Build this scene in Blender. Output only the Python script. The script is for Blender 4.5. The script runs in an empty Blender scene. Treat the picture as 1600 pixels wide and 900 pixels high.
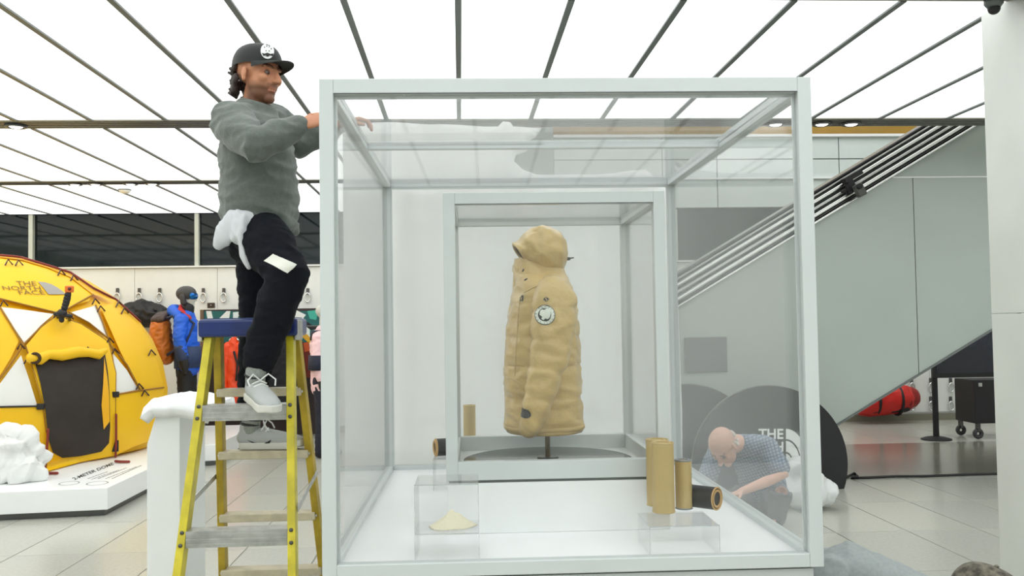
import bpy, bmesh, math, random
import numpy as np
from mathutils import Vector, Matrix, noise
from mathutils.bvhtree import BVHTree
random.seed(7)
SC = bpy.context.scene; COL = SC.collection
V = Vector; PI = math.pi

# ------------------------------------------------------------------ camera
YAW, PITCH, ROLL, FPX = 0.05612, 0.03864, -0.01486, 1449.9
EYE = V((0, 0, 1.6))
_f = V((math.sin(YAW)*math.cos(PITCH), math.cos(YAW)*math.cos(PITCH), math.sin(PITCH)))
_r = V((math.cos(YAW), -math.sin(YAW), 0)); _u = _r.cross(_f)
CR = _r*math.cos(ROLL) + _u*math.sin(ROLL); CU = _u*math.cos(ROLL) - _r*math.sin(ROLL); CF = _f
cam = bpy.data.cameras.new('camera'); camo = bpy.data.objects.new('camera', cam); COL.objects.link(camo)
camo.matrix_world = Matrix(((CR.x, CU.x, -CF.x, 0), (CR.y, CU.y, -CF.y, 0), (CR.z, CU.z, -CF.z, 1.6), (0, 0, 0, 1)))
cam.sensor_width = 36; cam.lens = 36*FPX/1600; cam.clip_start = .05
SC.camera = camo
# ------------------------------------------------------------------ world, exposure, large lights
w = bpy.data.worlds.new('night'); SC.world = w; w.use_nodes = True
w.node_tree.nodes['Background'].inputs[0].default_value = (.55, .6, .62, 1)
w.node_tree.nodes['Background'].inputs[1].default_value = .03
SC.view_settings.view_transform = 'Standard'; SC.view_settings.look = 'None'
SC.view_settings.exposure = 0.32; SC.view_settings.gamma = 1; SC.view_settings.use_curve_mapping = False
SC.cycles.transparent_max_bounces = 32; SC.cycles.max_bounces = 10; SC.cycles.diffuse_bounces = 5
SC.cycles.caustics_reflective = False; SC.cycles.caustics_refractive = False
PANEL_GLOW = 1.25
la = bpy.data.lights.new('atrium_fill', 'AREA'); la.shape = 'RECTANGLE'; la.size = 9; la.size_y = 4.5; la.energy = 230  # unseen fill light added to brighten the atrium and fascia, no fixture
lo = bpy.data.objects.new('atrium_fill', la); COL.objects.link(lo); lo.location = (5.2, 11.2, 6.35)

# ------------------------------------------------------------------ pixel helpers
def ray(px, py): return CF + CR*((px-800)/FPX) - CU*((py-450)/FPX)
def at(px, py, Y): d = ray(px, py); return EYE + d*(Y/d.y)
def flo(px, py, z=0): d = ray(px, py); return EYE + d*((z-1.6)/d.z)
CASE_A = 0.01473
CX = V((math.cos(CASE_A), -math.sin(CASE_A), 0)); CY = V((math.sin(CASE_A), math.cos(CASE_A), 0)); CO = V((0, 3.4, 0))
def case(u, d, z): return CO + CX*u + CY*d + V((0, 0, z))
def cpx(px, py, d):
    r = ray(px, py); return EYE + r*(((CO-EYE).dot(CY)+d)/r.dot(CY))
def cpz(px, py, z):
    p = flo(px, py, z) - CO; return p.dot(CX), p.dot(CY)

# ------------------------------------------------------------------ materials
MATS = {}
def srgb(*c):
    o = []
    for x in c:
        x /= 255; o.append(x/12.92 if x <= .04045 else ((x+.055)/1.055)**2.4)
    return tuple(o) + (1,)
def mat(name, col, rough=.5, metal=0, var=0, vscale=8, bump=0, bscale=60, sheen=0, spec=.5, emit=0, coat=0, trans=0, alpha=1, vcol=None):
    if name in MATS: return MATS[name]
    m = bpy.data.materials.new(name); m.use_nodes = True; nt = m.node_tree; N = nt.nodes; L = nt.links
    b = N['Principled BSDF']; b.inputs['Base Color'].default_value = col; b.inputs['Roughness'].default_value = rough
    b.inputs['Metallic'].default_value = metal; b.inputs['Specular IOR Level'].default_value = spec
    if sheen: b.inputs['Sheen Weight'].default_value = sheen
    if coat: b.inputs['Coat Weight'].default_value = coat; b.inputs['Coat Roughness'].default_value = .15
    if emit: b.inputs['Emission Color'].default_value = col; b.inputs['Emission Strength'].default_value = emit
    if alpha < 1: b.inputs['Alpha'].default_value = alpha
    tc = N.new('ShaderNodeTexCoord'); src = None
    if vcol:
        a = N.new('ShaderNodeVertexColor'); a.layer_name = vcol; src = a.outputs['Color']; L.new(src, b.inputs['Base Color'])
    n = N.new('ShaderNodeTexNoise'); n.inputs['Scale'].default_value = vscale; n.inputs['Detail'].default_value = 6
    L.new(tc.outputs['Object'], n.inputs['Vector'])
    if var or not bump:
        v = var or .02
        mx = N.new('ShaderNodeMix'); mx.data_type = 'RGBA'; mx.blend_type = 'MULTIPLY'; mx.inputs[0].default_value = 1
        rp = N.new('ShaderNodeValToRGB'); rp.color_ramp.elements[0].color = (1-v, 1-v, 1-v, 1); rp.color_ramp.elements[1].color = (1, 1, 1, 1)
        rp.color_ramp.elements[0].position = .35; rp.color_ramp.elements[1].position = .62
        L.new(n.outputs['Fac'], rp.inputs[0])
        if src: L.new(src, mx.inputs[6])
        else: mx.inputs[6].default_value = col
        L.new(rp.outputs[0], mx.inputs[7]); L.new(mx.outputs[2], b.inputs['Base Color'])
    if bump:
        n2 = N.new('ShaderNodeTexNoise'); n2.inputs['Scale'].default_value = bscale; n2.inputs['Detail'].default_value = 4
        L.new(tc.outputs['Object'], n2.inputs['Vector'])
        bp = N.new('ShaderNodeBump'); bp.inputs['Strength'].default_value = bump; bp.inputs['Distance'].default_value = .01
        L.new(n2.outputs['Fac'], bp.inputs['Height']); L.new(bp.outputs[0], b.inputs['Normal'])
    if trans:
        t = N.new('ShaderNodeBsdfTranslucent'); t.inputs[0].default_value = col
        ms = N.new('ShaderNodeMixShader'); ms.inputs[0].default_value = trans
        L.new(b.outputs[0], ms.inputs[1]); L.new(t.outputs[0], ms.inputs[2]); L.new(ms.outputs[0], N['Material Output'].inputs[0])
    MATS[name] = m; return m
def glass_mat(name, tint, f0=.04, haze=0.0, dark=None, gain=1.0):
    m = bpy.data.materials.new(name); m.use_nodes = True; nt = m.node_tree; N = nt.nodes; L = nt.links
    N.remove(N['Principled BSDF'])
    g = N.new('ShaderNodeNewGeometry'); dp = N.new('ShaderNodeVectorMath'); dp.operation = 'DOT_PRODUCT'
    L.new(g.outputs['Incoming'], dp.inputs[0]); L.new(g.outputs['Normal'], dp.inputs[1])
    def mth(op, a, b=None):
        q = N.new('ShaderNodeMath'); q.operation = op
        for i, x in enumerate((a, b)):
            if x is None: continue
            if isinstance(x, (int, float)): q.inputs[i].default_value = x
            else: L.new(x, q.inputs[i])
        return q.outputs[0]
    c = mth('ABSOLUTE', dp.outputs['Value']); k = mth('POWER', mth('SUBTRACT', 1.0, c), 5.0)
    fac = mth('MULTIPLY', mth('ADD', mth('MULTIPLY', k, 1-f0), f0), gain)
    tr = N.new('ShaderNodeBsdfTransparent'); tr.inputs[0].default_value = tint
    gl = N.new('ShaderNodeBsdfGlossy'); gl.inputs['Roughness'].default_value = .02
    base = tr.outputs[0]
    if haze:
        df = N.new('ShaderNodeBsdfDiffuse'); df.inputs[0].default_value = dark or (.9, .92, .92, 1)
        mh = N.new('ShaderNodeMixShader'); mh.inputs[0].default_value = haze
        L.new(tr.outputs[0], mh.inputs[1]); L.new(df.outputs[0], mh.inputs[2]); base = mh.outputs[0]
    ms = N.new('ShaderNodeMixShader'); L.new(fac, ms.inputs[0]); L.new(base, ms.inputs[1]); L.new(gl.outputs[0], ms.inputs[2])
    L.new(ms.outputs[0], N['Material Output'].inputs[0]); MATS[name] = m; return m

M_case = mat('case_white_paint', srgb(204, 210, 210), .35, var=.03, vscale=3)
M_white = mat('white_laminate', srgb(236, 238, 238), .35)
M_glass = glass_mat('clear_glass', (.995, .998, .997, 1), .028)
M_acryl = glass_mat('clear_acrylic', (.993, .994, .996, 1), .03, .006, None, .6)
M_edge = glass_mat('acrylic_edge', (.80, .83, .85, 1), .05, .25)
M_night = mat('night_window_glass', srgb(18, 28, 30), .05, spec=.28, var=.2, vscale=.6)
M_lit = mat('luminous_ceiling_panel', (.955, .985, 1, 1), .6, emit=PANEL_GLOW)
M_strip = mat('grey_anodised_strip', srgb(104, 109, 107), .45, .3)
M_beam = mat('bronze_grey_beam', srgb(140, 138, 126), .4, .3)
M_black = mat('matte_black', srgb(24, 24, 27), .55)
M_chrome = mat('polished_steel', (.78, .79, .78, 1), .16, 1)
M_dsteel = mat('dark_steel', (.10, .10, .10, 1), .3, .8)
M_alu = mat('scuffed_aluminium', srgb(190, 190, 186), .42, .75, var=.25, vscale=25)
M_clad = mat('greygreen_cladding', srgb(168, 177, 171), .32, var=.05, vscale=1.2)
M_wall = mat('white_wall', srgb(232, 234, 230), .5)

# ------------------------------------------------------------------ mesh builder
class MB:
    def __init__(s): s.v = []; s.f = []
    def add(s, vs, fs):
        o = len(s.v); s.v += [tuple(x) for x in vs]; s.f += [tuple(i+o for i in f) for f in fs]; return s
    def box(s, c, size, R=None):
        c = V(c); h = V(size)/2; vs = []
        for z in (-1, 1):
            for x, y in ((-1, -1), (1, -1), (1, 1), (-1, 1)):
                p = V((x*h.x, y*h.y, z*h.z)); vs.append(c + (R @ p if R else p))
        return s.add(vs, [(3, 2, 1, 0), (4, 5, 6, 7), (0, 1, 5, 4), (1, 2, 6, 5), (2, 3, 7, 6), (3, 0, 4, 7)])
    def prism(s, poly, vec):
        n = len(poly); a = [V(p) for p in poly]; b = [p + V(vec) for p in a]
        return s.add(a+b, [tuple(range(n)), tuple(range(2*n-1, n-1, -1))] + [(i, n+i, n+(i+1) % n, (i+1) % n) for i in range(n)])
    def beam(s, p, q, wdt, hgt, up=(0, 0, 1)):
        p, q = V(p), V(q); d = (q-p).normalized(); sd = d.cross(V(up)).normalized(); u2 = sd.cross(d)
        sec = [p + sd*(a*wdt/2) + u2*(b*hgt/2) for a, b in ((-1, -1), (1, -1), (1, 1), (-1, 1))]
        return s.prism(sec, q-p)
    def rings(s, rs, cap0=True, cap1=True):
        n = len(rs[0]); vs = [p for r in rs for p in r]; fs = []
        for i in range(len(rs)-1):
            for j in range(n):
                fs.append((i*n+j, i*n+(j+1) % n, (i+1)*n+(j+1) % n, (i+1)*n+j))
        if cap0: fs.append(tuple(range(n-1, -1, -1)))
        if cap1: fs.append(tuple((len(rs)-1)*n+j for j in range(n)))
        return s.add(vs, fs)
    def tube(s, pts, rad, n=14, side=None, round_ends=True):
        pts = [V(p) for p in pts]; k = len(pts)
        if not isinstance(rad, (list, tuple)): rad = [rad]*k
        rad = [(r, r) if isinstance(r, (int, float)) else r for r in rad]
        tg = [((pts[min(i+1, k-1)] - pts[max(i-1, 0)]).normalized()) for i in range(k)]
        if side is None: side = V((0, 0, 1)) if abs(tg[0].z) < .9 else V((0, 1, 0))
        a = V(side); rs = []
        def ring(c, t, a, ra, rb, sc=1):
            b = t.cross(a)
            return [c + a*(math.cos(2*PI*j/n)*ra*sc) + b*(math.sin(2*PI*j/n)*rb*sc) for j in range(n)]
        fr = []
        for i in range(k):
            a = (a - tg[i]*a.dot(tg[i])).normalized(); fr.append(a.copy())
        if round_ends:
            m = min(rad[0])
            for q in (.97, .75, .4): rs.append(ring(pts[0] - tg[0]*(m*q), tg[0], fr[0], *rad[0], math.sqrt(1-q*q)))
        for i in range(k): rs.append(ring(pts[i], tg[i], fr[i], *rad[i]))
        if round_ends:
            m = min(rad[-1])
            for q in (.4, .75, .97): rs.append(ring(pts[-1] + tg[-1]*(m*q), tg[-1], fr[-1], *rad[-1], math.sqrt(1-q*q)))
        return s.rings(rs)
    def ell(s, c, r, R=None, n=16, m=10):
        c = V(c); rs = []
        for i in range(1, m):
            th = PI*i/m
            ring = []
            for j in range(n):
                p = V((math.sin(th)*math.cos(2*PI*j/n)*r[0], math.sin(th)*math.sin(2*PI*j/n)*r[1], -math.cos(th)*r[2]))
                ring.append(c + (R @ p if R else p))
            rs.append(ring)
        return s.rings(rs)
    def lathe(s, prof, c=(0, 0, 0), R=None, n=24, cap=True):
        c = V(c); rs = []
        for r, z in prof:
            rs.append([c + ((R @ V((r*math.cos(2*PI*j/n), r*math.sin(2*PI*j/n), z))) if R else V((r*math.cos(2*PI*j/n), r*math.sin(2*PI*j/n), z))) for j in range(n)])
        return s.rings(rs, cap, cap)
    def torus(s, c, R0, r0, Rm=None, n=20, m=8):
        c = V(c); vs = []; fs = []
        for i in range(n):
            for j in range(m):
                a, b = 2*PI*i/n, 2*PI*j/m
                p = V(((R0+r0*math.cos(b))*math.cos(a), (R0+r0*math.cos(b))*math.sin(a), r0*math.sin(b)))
                vs.append(c + (Rm @ p if Rm else p)); fs.append((i*m+j, ((i+1) % n)*m+j, ((i+1) % n)*m+(j+1) % m, i*m+(j+1) % m))
        return s.add(vs, fs)
    def xf(s, M): s.v = [tuple(M @ V(p)) for p in s.v]; return s
    def mesh(s, name='m'):
        me = bpy.data.meshes.new(name); me.from_pydata(s.v, [], s.f); me.update(); return me

def finish(me, smooth):
    if smooth:
        me.polygons.foreach_set('use_smooth', [True]*len(me.polygons))
        if isinstance(smooth, float):
            me.update()
            try: me.set_sharp_from_angle(angle=smooth)
            except Exception: pass
    return me
def tag(o, label=None, cat=None, group=None, kind=None):
    if label: o['label'] = label
    if cat: o['category'] = cat
    if group: o['group'] = group
    if kind: o['kind'] = kind
    return o
def link(name, me, m=None, parent=None, local=False):
    o = bpy.data.objects.new(name, me); COL.objects.link(o)
    if m and me and not me.materials: me.materials.append(m)
    if parent:
        o.parent = parent
        if not local: o.matrix_parent_inverse = world_of(parent).inverted()
    return o
def world_of(o):
    M = o.matrix_basis.copy()
    if o.parent: M = world_of(o.parent) @ o.matrix_parent_inverse @ M
    return M
def fix_normals(me):
    bm = bmesh.new(); bm.from_mesh(me); bmesh.ops.recalc_face_normals(bm, faces=bm.faces); bm.to_mesh(me); bm.free()
def part(name, mb, m, parent=None, smooth=False, bevel=0, local=False, label=None):
    me = mb.mesh(name); fix_normals(me); finish(me, smooth)
    o = link(name, me, m, parent, local)
    if bevel:
        b = o.modifiers.new('bevel', 'BEVEL'); b.width = bevel; b.segments = 2; b.limit_method = 'ANGLE'
    if label: o['label'] = label
    return o
def thing(name, label, cat, loc=(0, 0, 0), rz=0, group=None, kind=None):
    o = bpy.data.objects.new(name, None); COL.objects.link(o); o.location = loc; o.rotation_euler = (0, 0, rz)
    o.empty_display_size = .1; o.matrix_basis = Matrix.Translation(V(loc)) @ Matrix.Rotation(rz, 4, 'Z')
    return tag(o, label, cat, group, kind)
def struct(name, mb, m, label=None, **k):
    o = part(name, mb, m, **k); return tag(o, label, None, None, 'structure')
def dup(root, loc, label=None, rz=None):
    r = root.copy(); COL.objects.link(r); r.location = loc
    if rz is not None: r.rotation_euler = (0, 0, rz)
    if label: r['label'] = label
    for ch in list(root.children):
        c = ch.copy(); COL.objects.link(c); c.parent = r
        for g in list(ch.children):
            d = g.copy(); COL.objects.link(d); d.parent = c
    return r
def remesh(mb, voxel, smooth=4, fn=None, decim=0):
    ob = bpy.data.objects.new('t', mb.mesh('t')); COL.objects.link(ob); fix_normals(ob.data)
    r = ob.modifiers.new('r', 'REMESH'); r.mode = 'VOXEL'; r.voxel_size = voxel
    if smooth:
        q = ob.modifiers.new('s', 'SMOOTH'); q.factor = .5; q.iterations = smooth
    if decim:
        d = ob.modifiers.new('d', 'DECIMATE'); d.ratio = decim
    dg = bpy.context.evaluated_depsgraph_get(); me = bpy.data.meshes.new_from_object(ob.evaluated_get(dg))
    bpy.data.objects.remove(ob)
    if fn:
        n = len(me.vertices); co = np.empty(n*3, np.float32); no = np.empty(n*3, np.float32)
        me.vertices.foreach_get('co', co); me.vertex_normals.foreach_get('vector', no)
        out = [tuple(fn(V(a), V(b))) for a, b in zip(co.reshape(-1, 3).tolist(), no.reshape(-1, 3).tolist())]
        me.vertices.foreach_set('co', np.array(out, np.float32).ravel()); me.update()
    finish(me, True); return me
def folds(amp, sc, stretch=(1, 1, 1), seed=0, sharp=1.0):
    st = V(stretch)
    def fn(p, n):
        q = V((p.x*st.x, p.y*st.y, p.z*st.z))*sc + V((seed, seed*2, seed*3))
        a = noise.noise(q) + .5*noise.noise(q*2.1)
        a = 1 - 2*abs(a)**sharp
        return p + n*(amp*a)
    return fn
def creases(amp, freq, seed, floor_z=None):
    rn = random.Random(seed); ds = [(V((rn.gauss(0, 1), rn.gauss(0, 1), rn.gauss(0, 1))).normalized(), freq*rn.uniform(.6, 2.0), rn.random()) for _ in range(6)]
    def fn(p, n):
        w_ = noise.noise(p*freq*.7+V((seed, 0, 0)))*.9; k = 0
        for d, f, o in ds:
            x = (p.dot(d)*f + o + w_) % 1.0; k += (abs(x-.5)*2-.5)/f
        q = p + n*(amp*k*freq/3)
        if floor_z is not None: q.z = max(q.z, floor_z)
        return q
    return fn
def bvh_of(o):
    M = world_of(o); me = o.data
    return BVHTree.FromPolygons([M @ v.co for v in me.vertices], [tuple(p.vertices) for p in me.polygons])
def decal(name, verts2, faces, bvh, m, parent, off=.002, label=None):
    """flat print laid on a surface; verts2 are picture points that are carried onto the surface"""
    out = []; ok = []
    for (x, y) in verts2:
        d = ray(x, y).normalized(); h = bvh.ray_cast(EYE, d)
        if h[0] is None: out.append(V((0, 0, -9))); ok.append(False)
        else:
            n = h[1] if h[1].dot(d) < 0 else -h[1]
            out.append(h[0] + n*off); ok.append(True)
    fs = [f for f in faces if all(ok[i] for i in f)]
    if not fs: return None
    used = sorted({i for f in fs for i in f}); idx = {i: k for k, i in enumerate(used)}
    mb = MB(); mb.add([out[i] for i in used], [tuple(idx[i] for i in f) for f in fs])
    me = mb.mesh(name); finish(me, True); o = link(name, me, m, parent)
    if label: o['label'] = label
    return o
def disc2(c, rx, ry, rot=0, n=24, rings=4, r0=0.0):
    vs = []; fs = []
    for k in range(rings+1):
        t = r0 + (1-r0)*k/rings
        for j in range(n):
            a = 2*PI*j/n; x, y = rx*t*math.cos(a), ry*t*math.sin(a)
            vs.append((c[0]+x*math.cos(rot)-y*math.sin(rot), c[1]+x*math.sin(rot)+y*math.cos(rot)))
    for k in range(rings):
        for j in range(n): fs.append((k*n+j, k*n+(j+1) % n, (k+1)*n+(j+1) % n, (k+1)*n+j))
    return vs, fs
def poly2(pts, step=4.0):
    """a filled outline as a fine triangle net"""
    bm = bmesh.new(); vs = [bm.verts.new((x, y, 0)) for x, y in pts]; bm.faces.new(vs); bm.normal_update()
    bmesh.ops.triangulate(bm, faces=bm.faces, ngon_method='EAR_CLIP')
    for _ in range(5):
        es = [e for e in bm.edges if e.calc_length() > step]
        if not es: break
        bmesh.ops.subdivide_edges(bm, edges=es, cuts=1); bm.normal_update(); bmesh.ops.triangulate(bm, faces=bm.faces); bmesh.ops.beautify_fill(bm, faces=bm.faces, edges=[e for e in bm.edges if not e.is_boundary])
    bm.verts.ensure_lookup_table(); bm.verts.index_update()
    r = [(v.co.x, v.co.y) for v in bm.verts], [tuple(v.index for v in f.verts) for f in bm.faces]
    bm.free(); return r
_tx = {}
def text2(body, bold=.0, spacing=1.0):
    k = (body, bold, spacing)
    if k in _tx: return _tx[k]
    cu = bpy.data.curves.new('t', 'FONT'); cu.body = body; cu.offset = bold; cu.space_character = spacing; cu.resolution_u = 3
    ob = bpy.data.objects.new('t', cu); COL.objects.link(ob)
    dg = bpy.context.evaluated_depsgraph_get(); me = bpy.data.meshes.new_from_object(ob.evaluated_get(dg))
    vs = [(v.co.x, v.co.y) for v in me.vertices]; fs = [tuple(p.vertices) for p in me.polygons]
    bpy.data.objects.remove(ob); bpy.data.meshes.remove(me)
    x0 = min(v[0] for v in vs); x1 = max(v[0] for v in vs); y0 = min(v[1] for v in vs); y1 = max(v[1] for v in vs)
    vs = [((x-x0)/(x1-x0), (y-y0)/(y1-y0)) for x, y in vs]; _tx[k] = (vs, fs); return _tx[k]
def quadmap(vs, q):
    """unit square (0,0 low left .. 1,1 top right) to four points LL, LR, UR, UL"""
    a, b, c, d = [V(p) for p in q]
    return [(a*(1-x)+b*x)*(1-y) + (d*(1-x)+c*x)*y for x, y in vs]
# hand with five fingers, added to a builder; d = pointing direction, nrm = back of hand, th = thumb side
def hand(mb, wr, d, nrm, th, curl=.5, s=1.0):
    wr = V(wr); d = V(d).normalized(); nrm = V(nrm); nrm = (nrm - d*nrm.dot(d)).normalized(); sd = d.cross(nrm)
    if sd.dot(V(th)) < 0: sd = -sd
    mb.tube([wr - d*.03*s, wr + d*.02*s, wr + d*.05*s, wr + d*.085*s], [(.026*s, .019*s), (.032*s, .016*s), (.039*s, .015*s), (.038*s, .012*s)], 12, sd)
    for k, (o, ln) in enumerate(((.03, .072), (.011, .08), (-.009, .075), (-.028, .058))):
        p = wr + d*.088*s + sd*(o*s); pts = [p - d*.02*s, p]; dr, nn = d.copy(), nrm.copy()
        for fl, c in ((.45, .7), (.32, .9), (.23, .7)):
            dr, nn = dr*math.cos(c*curl) - nn*math.sin(c*curl), nn*math.cos(c*curl) + dr*math.sin(c*curl)
            p = p + dr*(ln*fl*s); pts.append(p)
        mb.tube(pts, [.0095*s, .0095*s, .009*s, .0085*s, .0075*s], 10)
    p = wr + d*.025*s + sd*.026*s; t1 = (d*.6+sd*.75-nrm*.25).normalized(); t2 = (d*.9+sd*.25-nrm*.35).normalized()
    mb.tube([p - t1*.01*s, p + t1*.038*s, p + t1*.038*s + t2*.03*s, p + t1*.038*s + t2*.055*s], [.013*s, .0115*s, .0105*s, .0085*s], 10)
    return mb

# ================================================================== THE SETTING
CH = 3.34                       # luminous ceiling height
BEAMS = [(-5.05, -4.75), (-1.84, -1.54), (1.38, 1.68), (4.59, 4.89), (7.82, 8.12), (11.03, 11.3)]
WB = 14.2                       # back wall
ATX = -.2                       # left edge of the atrium opening behind beam 7.82
# floor: base slab + tiles
M_tile = mat('cream_terrazzo_tile', srgb(182, 182, 171), .22, var=.07, vscale=45)
M_tile2 = mat('cream_terrazzo_tile_b', srgb(177, 177, 168), .24, var=.08, vscale=38)
M_joint = mat('tile_joint', srgb(120, 118, 104), .8)
floor = struct('floor', MB().box((0, 5, -.06), (24, 22, .112)), M_joint, 'cream terrazzo floor of long tiles')
TP, TL = .545, 1.09
def tile_mesh(m):
    b = MB(); h = TP/2-.004; l = TL/2-.0025
    b.add([(-h, -l, -.006), (h, -l, -.006), (h, l, -.006), (-h, l, -.006), (-h+.002, -l+.002, 0), (h-.002, -l+.002, 0), (h-.002, l-.002, 0), (-h+.002, l-.002, 0)],
          [(4, 5, 6, 7), (0, 1, 5, 4), (1, 2, 6, 5), (2, 3, 7, 6), (3, 0, 4, 7)])
    me = b.mesh('tile'); me.materials.append(m); return me
tm = [tile_mesh(M_tile), tile_mesh(M_tile2)]
tiles = []
for i in range(-20, 22):
    for j in range(-6, 15):
        x = 2.79 + TP*(i+.5); y = 5.78 + TL*(j-.5) + (.0 if i % 2 else .0)
        if -9 < x < 12 and y < WB+.5: tiles.append((x, y))
def seen(x, y):
    d = V((x, y, 0)) - EYE; z = d.dot(CF)
    if z < .5: return 0
    px, py = 800+FPX*d.dot(CR)/z, 450-FPX*d.dot(CU)/z
    return 1/z if (-80 < px < 1680 and 600 < py < 960) else 0
tiles.sort(key=lambda t: -seen(*t))
for k, (x, y) in enumerate(tiles[:290]):
    o = link('tile', tm[(k*7 + int(x*3)) % 2], None, floor, True); o.location = (x, y, 0)
rest = MB()
for x, y in tiles[290:]:
    h = TP/2-.004; l = TL/2-.0025; rest.add([(x-h, y-l, 0), (x+h, y-l, 0), (x+h, y+l, 0), (x-h, y+l, 0)], [(0, 1, 2, 3)])
tag(part('tile_field', rest, M_tile, floor), kind='stuff')

# luminous ceiling: slab above, panels, strips, beams
ceil = struct('ceiling', MB().box((0, 1.5, CH+.2), (24, 13.24, .1)).box((-6.1, 11.2, CH+.2), (11.8, 6.16, .1)), M_strip, 'luminous ceiling of white backlit panels between grey strips')
PPX = .609; X0 = .01
def panel_mesh(w_, l_):
    me = MB().box((0, 0, 0), (w_, l_, .02)).mesh('panel'); me.materials.append(M_lit); return me
def strip_mesh(l_):
    me = MB().box((0, 0, 0), (.036, l_, .03)).mesh('strip'); me.materials.append(M_strip); return me
edges = [-5.05] + [b for bb in BEAMS for b in bb][1:] + [WB-.02]
zones = [(edges[i], edges[i+1]) for i in range(0, len(edges)-1, 1) if edges[i+1]-edges[i] > 1]
for za, zb in zones:
    pm = panel_mesh(PPX-.026, zb-za-.02); sm = strip_mesh(zb-za)
    for i in range(-19, 20):
        x = X0 + PPX*(i+.5); back = za > 8
        if back and x > ATX: continue
        o = link('panel', pm, None, ceil, True); o.location = (x, (za+zb)/2, CH+.012)
        o = link('strip', sm, None, ceil, True); o.location = (X0+PPX*i, (za+zb)/2, CH+.005)
for i, (a, b) in enumerate(BEAMS):
    x0, x1 = -11.9, (11.9 if a < 9 else ATX)
    mb = MB().box(((x0+x1)/2, (a+b)/2, CH+.05), (x1-x0, b-a, .11))
    t = struct('trim_%d' % (i+1), mb, M_beam, 'bronze grey beam running across the luminous ceiling')
    if a > 4:
        for k in range(4):
            part('groove', MB().box(((x0+x1)/2, a+.05+k*(b-a-.1)/3, CH-.007), (x1-x0, .018, .006)), M_dsteel, t)
# downlights in the beams
M_lampface = mat('lit_lamp_face', (1, 1, .97, 1), .4, emit=3.0)
dl = thing('downlight', 'lone round spotlight in the ceiling beam in front of the tent', 'downlight', (0, 0, 0), 0, 'spotlights set in the ceiling beams')
part('bezel', MB().torus((0, 0, -.012), .075, .014), M_dsteel, dl, True, local=True)
part('lamp', MB().ell((0, 0, -.012), (.055, .055, .02)), M_lampface, dl, True, local=True)
spots = [flo(25, 196, CH), flo(1284, 190, CH), flo(1330, 191, CH), flo(1212, 192, CH)] + [flo(x, 286, CH) for x in (117, 149, 204, 238)]
for k, p in enumerate(spots):
    beam = 4 if k < 4 else 5
    y = sum(BEAMS[beam])/2; q = at(0, 0, 1); loc = (p.x*y/p.y, y, CH-.004)
    if k == 0: dl.location = loc
    else: dup(dl, loc, 'round spotlight in the ceiling beam in front of the escalator' if k < 4 else 'round spotlight in the far ceiling beam near the smoke detector')
sd_ = thing('smoke_detector', 'round white smoke detector under the luminous ceiling', 'detector', flo(195, 296, CH)-V((0, 0, .0)))
part('housing', MB().lathe([(.0, 0), (.07, 0), (.07, -.02), (.05, -.045), (0, -.05)]), M_white, sd_, True, local=True)
part('mounting_ring', MB().torus((0, 0, -.004), .07, .008), M_strip, sd_, True, local=True)

# back wall: lockers below, dark windows, fascia above the atrium
zs, zt = 2.52, CH
wb = struct('wall_back', MB().box((0, WB+.12, zs/2), (24, .2, zs)), M_wall, 'white panelled wall under the dark windows')
for i in range(-9, 11):
    x = -3.04 + 1.22*i
    part('panel', MB().box((x, WB+.012, zs/2+.06), (1.214, .03, zs-.14)), M_wall, wb)
struct('baseboard_back', MB().box((0, WB-.01, .05), (24, .03, .1)), mat('olive_grey_base', srgb(128, 126, 110), .5), 'olive grey skirting along the white wall')
# windows with mullions
xs = [at(47, 380, WB).x + 2.44*i for i in range(-2, 9)]
M_mull = mat('pale_mullion', srgb(196, 200, 188), .4)
for k in range(len(xs)-1):
    a, b = xs[k], xs[k+1]
    wn = struct('window_%d' % (k+1), MB().box(((a+b)/2, WB+.1, (zs+zt)/2), (b-a, .02, zt-zs)), M_night, 'dark night window above the white wall')
    part('mullion', MB().box((a, WB+.06, (zs+zt)/2), (.06, .1, zt-zs)), M_mull, wn)
    part('window_sill', MB().box(((a+b)/2, WB+.03, zs+.012), (b-a, .16, .024)), M_wall, wn)
# bulkhead and fascia over the atrium
M_fas = mat('pale_green_fascia_glass', srgb(206, 216, 214), .25)
fx = at(865, 250, WB).x; fz0 = CH+.02
struct('wall_bulkhead', MB().box(((ATX+fx)/2-.3, WB+.05, 5.0), (fx-ATX+.6, .1, 3.3)), mat('grey_bulkhead', srgb(150, 158, 154), .5), 'grey bulkhead beside the atrium')
fas = struct('wall_fascia', MB().box((fx+5, WB+.1, (fz0+at(1300, 214, WB).z)/2), (10, .1, at(1300, 214, WB).z-fz0)), M_strip, 'pale glass fascia of the upper floor')
zrow = [fz0, at(1300, 278, WB).z, at(1300, 248, WB).z, at(1300, 212, WB).z]
vx = at(1311, 240, WB).x
cols = [fx, fx+1.7, vx-1.95, vx, vx+1.95, vx+3.9, vx+5.8]
for i in range(len(cols)-1):
    for j in range(3):
        a, b, c, d = cols[i]+.008, cols[i+1]-.008, zrow[j]+.008, zrow[j+1]-.008
        part('panel', MB().box(((a+b)/2, WB+.03, (c+d)/2), (b-a, .04, d-c)), M_fas, fas)
struct('trim_11', MB().box((fx+5, WB-.005, zrow[1]), (10, .05, .025)), M_white, 'white line along the fascia')
struct('trim_12', MB().box((fx+5, WB-.005, zrow[3]), (10, .09, .04)), M_white, 'white rim on top of the fascia')
struct('wall_gold', MB().box((fx+5, WB+1.3, zrow[3]+.6), (12, .1, 1.6)), mat('golden_wood', srgb(214, 168, 66), .4, var=.12, vscale=2), 'golden timber wall of the upper floor')
struct('wall_atrium_left', MB().box((ATX-.05, 11.2, 4.9), (.1, 6.2, 3.0)), M_wall, 'atrium side wall above the luminous ceiling')
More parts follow.
